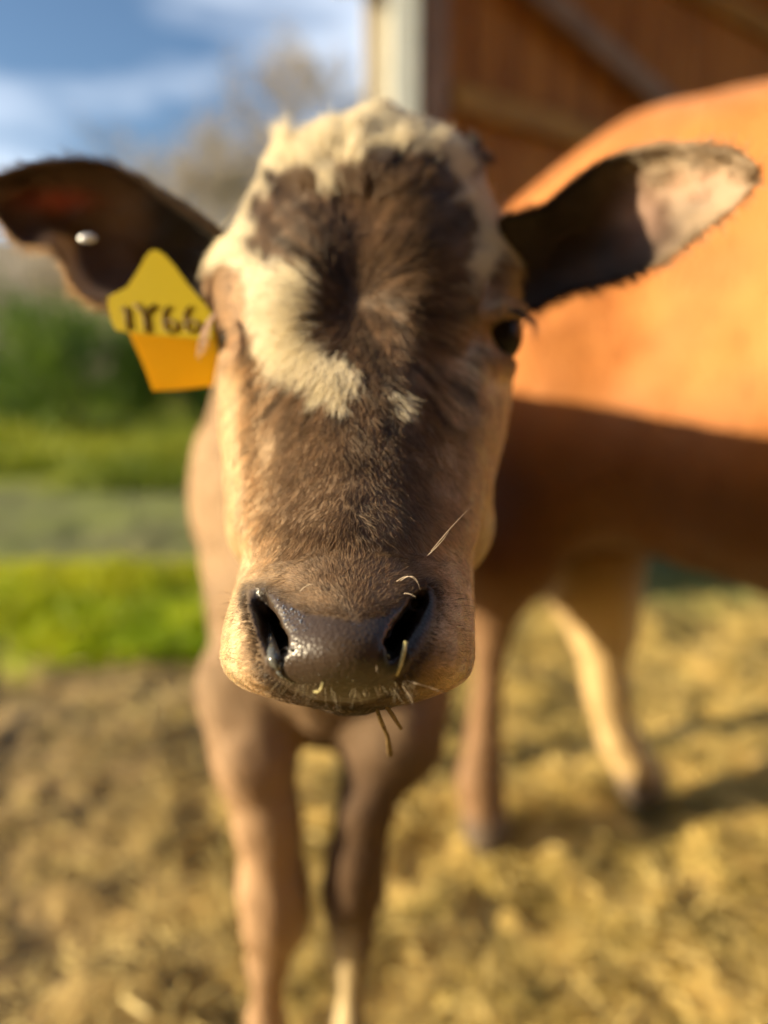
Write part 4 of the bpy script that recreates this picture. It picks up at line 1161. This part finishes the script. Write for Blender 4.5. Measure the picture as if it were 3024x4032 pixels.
# ---- lashes and whiskers (separate hairs)
def strand(p0, p1, bend, n_=6):
    p0, p1, bend = np.array(p0), np.array(p1), np.array(bend)
    return np.array([p0 * (1 - t) + p1 * t + bend * 4 * t * (1 - t) for t in np.linspace(0, 1, n_)])
pts, cl, rd = [], [], []
for k_ in range(26):       # right eye, dark lashes drooping outward
    a = k_ / 25
    u0, v0 = 2000 + a * 62, 1222 + a * 26 + random.uniform(-6, 6)
    pts.append(strand(P(u0, v0, .405 + .02 * a), P(u0 + 25 + a * 18 + random.uniform(-12, 12), v0 + 45 + 55 * a + random.uniform(-12, 14), .405), (.0035, .0022, -.002))); cl.append((.03, .02, .015)); rd.append(.00028)
for k_ in range(22):       # left eye, pale lashes hanging down in front of the tag
    a = k_ / 21
    u0, v0 = 836 + a * 22, 1240 + random.uniform(-8, 10)
    pts.append(strand(P(u0, v0, .419), P(778 + a * 52 + random.uniform(-7, 7), 1330 + (1 - abs(a - .15)) * 110 + random.uniform(-25, 12), .402), (-.0015, .0012, -.002))); cl.append((.62, .46, .34)); rd.append(.00030)
hair_object('eyelashes', np.array(pts), np.array(cl), np.array(rd), m_fur, calf)
pts, cl, rd = [], [], []
def surf(u, v, up=.0): return P(u, v, float(head_front(np.float32(u), np.float32(v))) - up)
for k_ in range(64):       # white bristles along the lip
    u0 = random.uniform(1080, 1640); v0 = np.interp(u0, [1080, 1370, 1640], [2670, 2725, 2680]) + random.uniform(-12, 18)
    sl = (u0 - 1370) / 600 + random.uniform(-.3, .3)
    Lp = random.uniform(18, 80); pts.append(strand(surf(u0, v0, .004), P(u0 + sl * Lp * 1.6 + random.uniform(-9, 9), v0 + Lp, random.uniform(.267, .274)), (0, 0, -.0008))); cl.append(random.choice(((.42, .34, .21), (.25, .18, .10), (.62, .54, .38)))); rd.append(random.uniform(.00003, .00007))
for k_ in range(60):       # short dark bristles on the muzzle sides
    sgn = random.choice((-1, 1)); v0 = random.uniform(2330, 2650)
    u0 = (935 if sgn < 0 else 1800) + random.uniform(-25, 25)
    pts.append(strand(surf(u0, v0, -.0005), P(u0 + sgn * random.uniform(45, 70), v0 + random.uniform(-4, 14), float(head_front(np.float32(u0), np.float32(v0))) - .003), (0, .0004, -.001))); cl.append((.07, .045, .03)); rd.append(.00006)
for (a, b_, bend) in (((1560, 2290), (1655, 2322), (.001, .0035, -.002)), ((1575, 2288), (1650, 2312), (.001, .003, -.002)), ((1585, 2338), (1640, 2354), (0, .0008, -.001)),
                      ((1600, 2680), (1662, 2698), (0, .0005, -.002)), ((1580, 2700), (1625, 2778), (.001, 0, -.001)), ((1620, 2690), (1760, 2735), (0, .001, -.002)),
                      ((1680, 2190), (1768, 2092), (.0006, 0, -.001)), ((1690, 2180), (1850, 2000), (-.001, .0, -.004)), ((1180, 2330), (1240, 2300), (0, .001, -.001)),
                      ((1480, 2600), (1484, 2650), (0, 0, 0))):
    pts.append(strand(surf(*a, .001), P(b_[0], b_[1], float(head_front(np.float32(a[0]), np.float32(a[1]))) - .006), bend)); cl.append((.80, .66, .50)); rd.append(.00011)
hair_object('whiskers', np.array(pts), np.array(cl), np.array(rd), m_fur, calf)

# ---- wetness: droplets on the nose and mucus in the nostril
m_wet, n, l, b = new_mat('nose_wet'); b.inputs['Base Color'].default_value = (.9, .92, .95, 1); b.inputs['Roughness'].default_value = .05
b.inputs['Transmission Weight'].default_value = 1.0; b.inputs['IOR'].default_value = 1.34
from mathutils.bvhtree import BVHTree
hm = (CV[CF].mean(1)[:, 2] < .5); tri = CF[hm]
bvh = BVHTree.FromPolygons([tuple(v) for v in CV], [tuple(int(i) for i in f) for f in tri])
def cast(u, v):
    dvec = P(u, v, 1.0); h = bvh.ray_cast(Vector((0, 0, 0)), Vector(dvec).normalized())
    return (np.array(h[0]), np.array(h[1])) if h[0] is not None else (None, None)
mb = MB()
for k_ in range(150):
    if k_ < 80: u_, v_ = random.gauss(1150, 45), random.gauss(2420, 40)
    else: u_, v_ = random.uniform(1140, 1460), random.uniform(2450, 2700)
    if sdpoly(np.array([u_]), np.array([v_]), PAD)[0] > -12: continue
    p_, n_ = cast(u_, v_)
    if p_ is None: continue
    vv, ff = blob((0, 0, 0), 1, 10, 6); r_ = random.uniform(.0002, .00055) if k_ < 80 else random.uniform(.00012, .0003)
    mb.add(c2w(np.array(vv) * r_ + p_), ff)
mb.build('droplets', m_wet, calf, True)
m_mucus, n, l, b = new_mat('nose_mucus'); b.inputs['Base Color'].default_value = (.55, .56, .50, 1); b.inputs['Roughness'].default_value = .08
b.inputs['Transmission Weight'].default_value = .85; b.inputs['IOR'].default_value = 1.34; b.inputs['Coat Weight'].default_value = 1
mb = MB()
def run(ps, r0, dz):
    q = []
    for (u_, v_) in ps:
        p_, n_ = cast(u_, v_); q.append(c2w(p_ * (1 - dz / p_[2])))
    mb.tube(q, r0, 10)
run([(1058, 2460), (1068, 2520), (1075, 2570), (1085, 2610), (1100, 2640)], [.0008, .0020, .0026, .0024, .0006], .001)
run([(1085, 2600), (1100, 2570), (1125, 2555), (1150, 2560)], [.0012, .0010, .0013, .0006], .0008)
run([(1095, 2640), (1115, 2665), (1160, 2690)], [.0012, .0008, .0003], .0004)
mb.build('nose_mucus', m_mucus, calf, True)

# ---- ear tag
m_tag, n, l, b = new_mat('yellow_plastic'); b.inputs['Base Color'].default_value = (.54, .43, .002, 1); b.inputs['Roughness'].default_value = .45
tr = n.new('ShaderNodeBsdfTranslucent'); tr.inputs['Color'].default_value = (.6, .40, .005, 1)
ms = n.new('ShaderNodeMixShader'); ms.inputs[0].default_value = .35; l.new(b.outputs[0], ms.inputs[1]); l.new(tr.outputs[0], ms.inputs[2]); l.new(ms.outputs[0], n['Material Output'].inputs['Surface'])
m_tag2, n, l, b = new_mat('amber_plastic'); b.inputs['Base Color'].default_value = (.80, .50, .0, 1); b.inputs['Roughness'].default_value = .45
tr = n.new('ShaderNodeBsdfTranslucent'); tr.inputs['Color'].default_value = (.95, .62, .0, 1)
ms = n.new('ShaderNodeMixShader'); ms.inputs[0].default_value = .5; l.new(b.outputs[0], ms.inputs[1]); l.new(tr.outputs[0], ms.inputs[2]); l.new(ms.outputs[0], n['Material Output'].inputs['Surface'])
m_ink = noise_mat('tag_ink', (.13, .085, .02), (.18, .12, .03), scale=60, rough=.6)
def plate(name, poly, dfun, th_, mat, parent, sub=5):
    """thin plate from an outline; dfun gives depth at u, v"""
    pts_ = []
    m_ = len(poly)
    for i in range(m_):
        a, b_ = poly[i], poly[(i + 1) % m_]
        for s_ in range(sub): pts_.append((a[0] + (b_[0] - a[0]) * s_ / sub, a[1] + (b_[1] - a[1]) * s_ / sub))
    f_ = np.array([P(u_, v_, dfun(u_, v_)) for u_, v_ in pts_]); bk = f_ + np.array([0, 0, th_])
    K = len(pts_); cen = np.array(pts_).mean(0)
    c1 = P(cen[0], cen[1], dfun(*cen)); c2 = c1 + np.array([0, 0, th_])
    V = np.concatenate([f_, bk, [c1, c2]]); F = []
    for i in range(K):
        j = (i + 1) % K
        F += [(i, j, 2 * K), (j + K, i + K, 2 * K + 1), (j, i, i + K, j + K)]
    return link_mesh(name, c2w(V), F, mat, parent, smooth=False)
tg = calf
front = [(596, 985), (572, 1010), (545, 1062), (500, 1130), (425, 1168), (424, 1200), (436, 1260), (455, 1300), (520, 1310), (640, 1322), (800, 1335), (835, 1335), (840, 1240), (800, 1190), (740, 1120), (690, 1050), (650, 1005), (622, 985)]
tag_o = plate('ear_tag', front, lambda u_, v_: .452 + (u_ - 430) * -.00002 + (1310 - v_) * .000030, .0014, m_tag, calf, 4)
tag_o['label'] = 'yellow front plate of the ear tag with dark lettering'
back = [(505, 1305), (540, 1380), (570, 1450), (602, 1538), (700, 1534), (838, 1518), (850, 1440), (868, 1340), (868, 1290), (700, 1290)]
tb = plate('ear_tag_back', back, lambda u_, v_: .470 + (v_ - 1300) * .00002, .0014, m_tag2, calf, 3)
tb['label'] = 'amber rear plate of the ear tag glowing in the sun'
# writing on the tag: 1 Y 6 6, built as raised strokes
ink = MB()
def td(u_, v_): return .452 + (u_ - 430) * -.00002 + (1310 - v_) * .000030 - .0009
def stroke(ps, w_=.0011):
    q = [PW(a, b_, td(a, b_)) for a, b_ in ps]
    ink.tube(q, w_, 6)
stroke([(478, 1222), (492, 1208), (502, 1296)], .0010)
stroke([(530, 1196), (566, 1238), (606, 1200)], .0011); stroke([(566, 1238), (576, 1306)], .0012)
for ou in (0, 84):
    stroke([(664 + ou, 1206), (646 + ou, 1228), (640 + ou, 1262), (648 + ou, 1294), (668 + ou, 1308), (690 + ou, 1298), (694 + ou, 1276), (678 + ou, 1260), (650 + ou, 1268)], .0008)
ink.build('lettering', m_ink, tag_o, True)
m_metal, n, l, b = new_mat('stud_metal'); b.inputs['Base Color'].default_value = (.8, .82, .85, 1); b.inputs['Metallic'].default_value = .6; b.inputs['Roughness'].default_value = .3
v, f = rel_blob(P(345, 938, .470), .0055, (1.0, .55, .35)); st = link_mesh('ear_stud', v, f, m_metal, calf); st['label'] = 'small pale metal stud in the tagged ear'


# ---- bits of straw on the calf (loose things)
m_stem = noise_mat('straw_bit', (.34, .30, .12), (.62, .54, .26), scale=400, rough=.5)
m_stem2 = noise_mat('dark_stem', (.10, .06, .025), (.20, .13, .05), scale=300, rough=.6)
def stem(pts_, r_, label, mat=None):
    mb = MB(); mb.tube(pts_, r_, 6)
    o = mb.build('straw_piece', mat or m_stem, None, True); return tag(o, label, 'straw')
stem([PW(1598, 2525, .2745), PW(1590, 2570, .2735), PW(1577, 2620, .2735), PW(1563, 2660, .2745)], [.0008, .0009, .0007, .0005], 'pale straw stem stuck in the right nostril of the calf')
stem([PW(1270, 2685, .2665), PW(1266, 2710, .2665), PW(1252, 2726, .267), PW(1235, 2722, .268)], [.0002, .0006, .0005, .0002], 'tiny curled green straw bit on the upper lip of the calf')
stem([PW(1515, 2580, .277), PW(1530, 2582, .2765), PW(1532, 2594, .2765)], .0005, 'tiny straw crumb inside the right nostril of the calf')
stem([PW(1478, 2775, .30), PW(1500, 2840, .325), PW(1527, 2900, .34), PW(1536, 2970, .35)], [.0007, .0011, .0010, .0015], 'brown stem hanging lowest below the chin of the calf', m_stem2)
stem([PW(1512, 2768, .30), PW(1545, 2815, .322), PW(1580, 2870, .33)], [.0008, .0010, .0007], 'short brown stem beside the longer one below the calf chin', m_stem2)
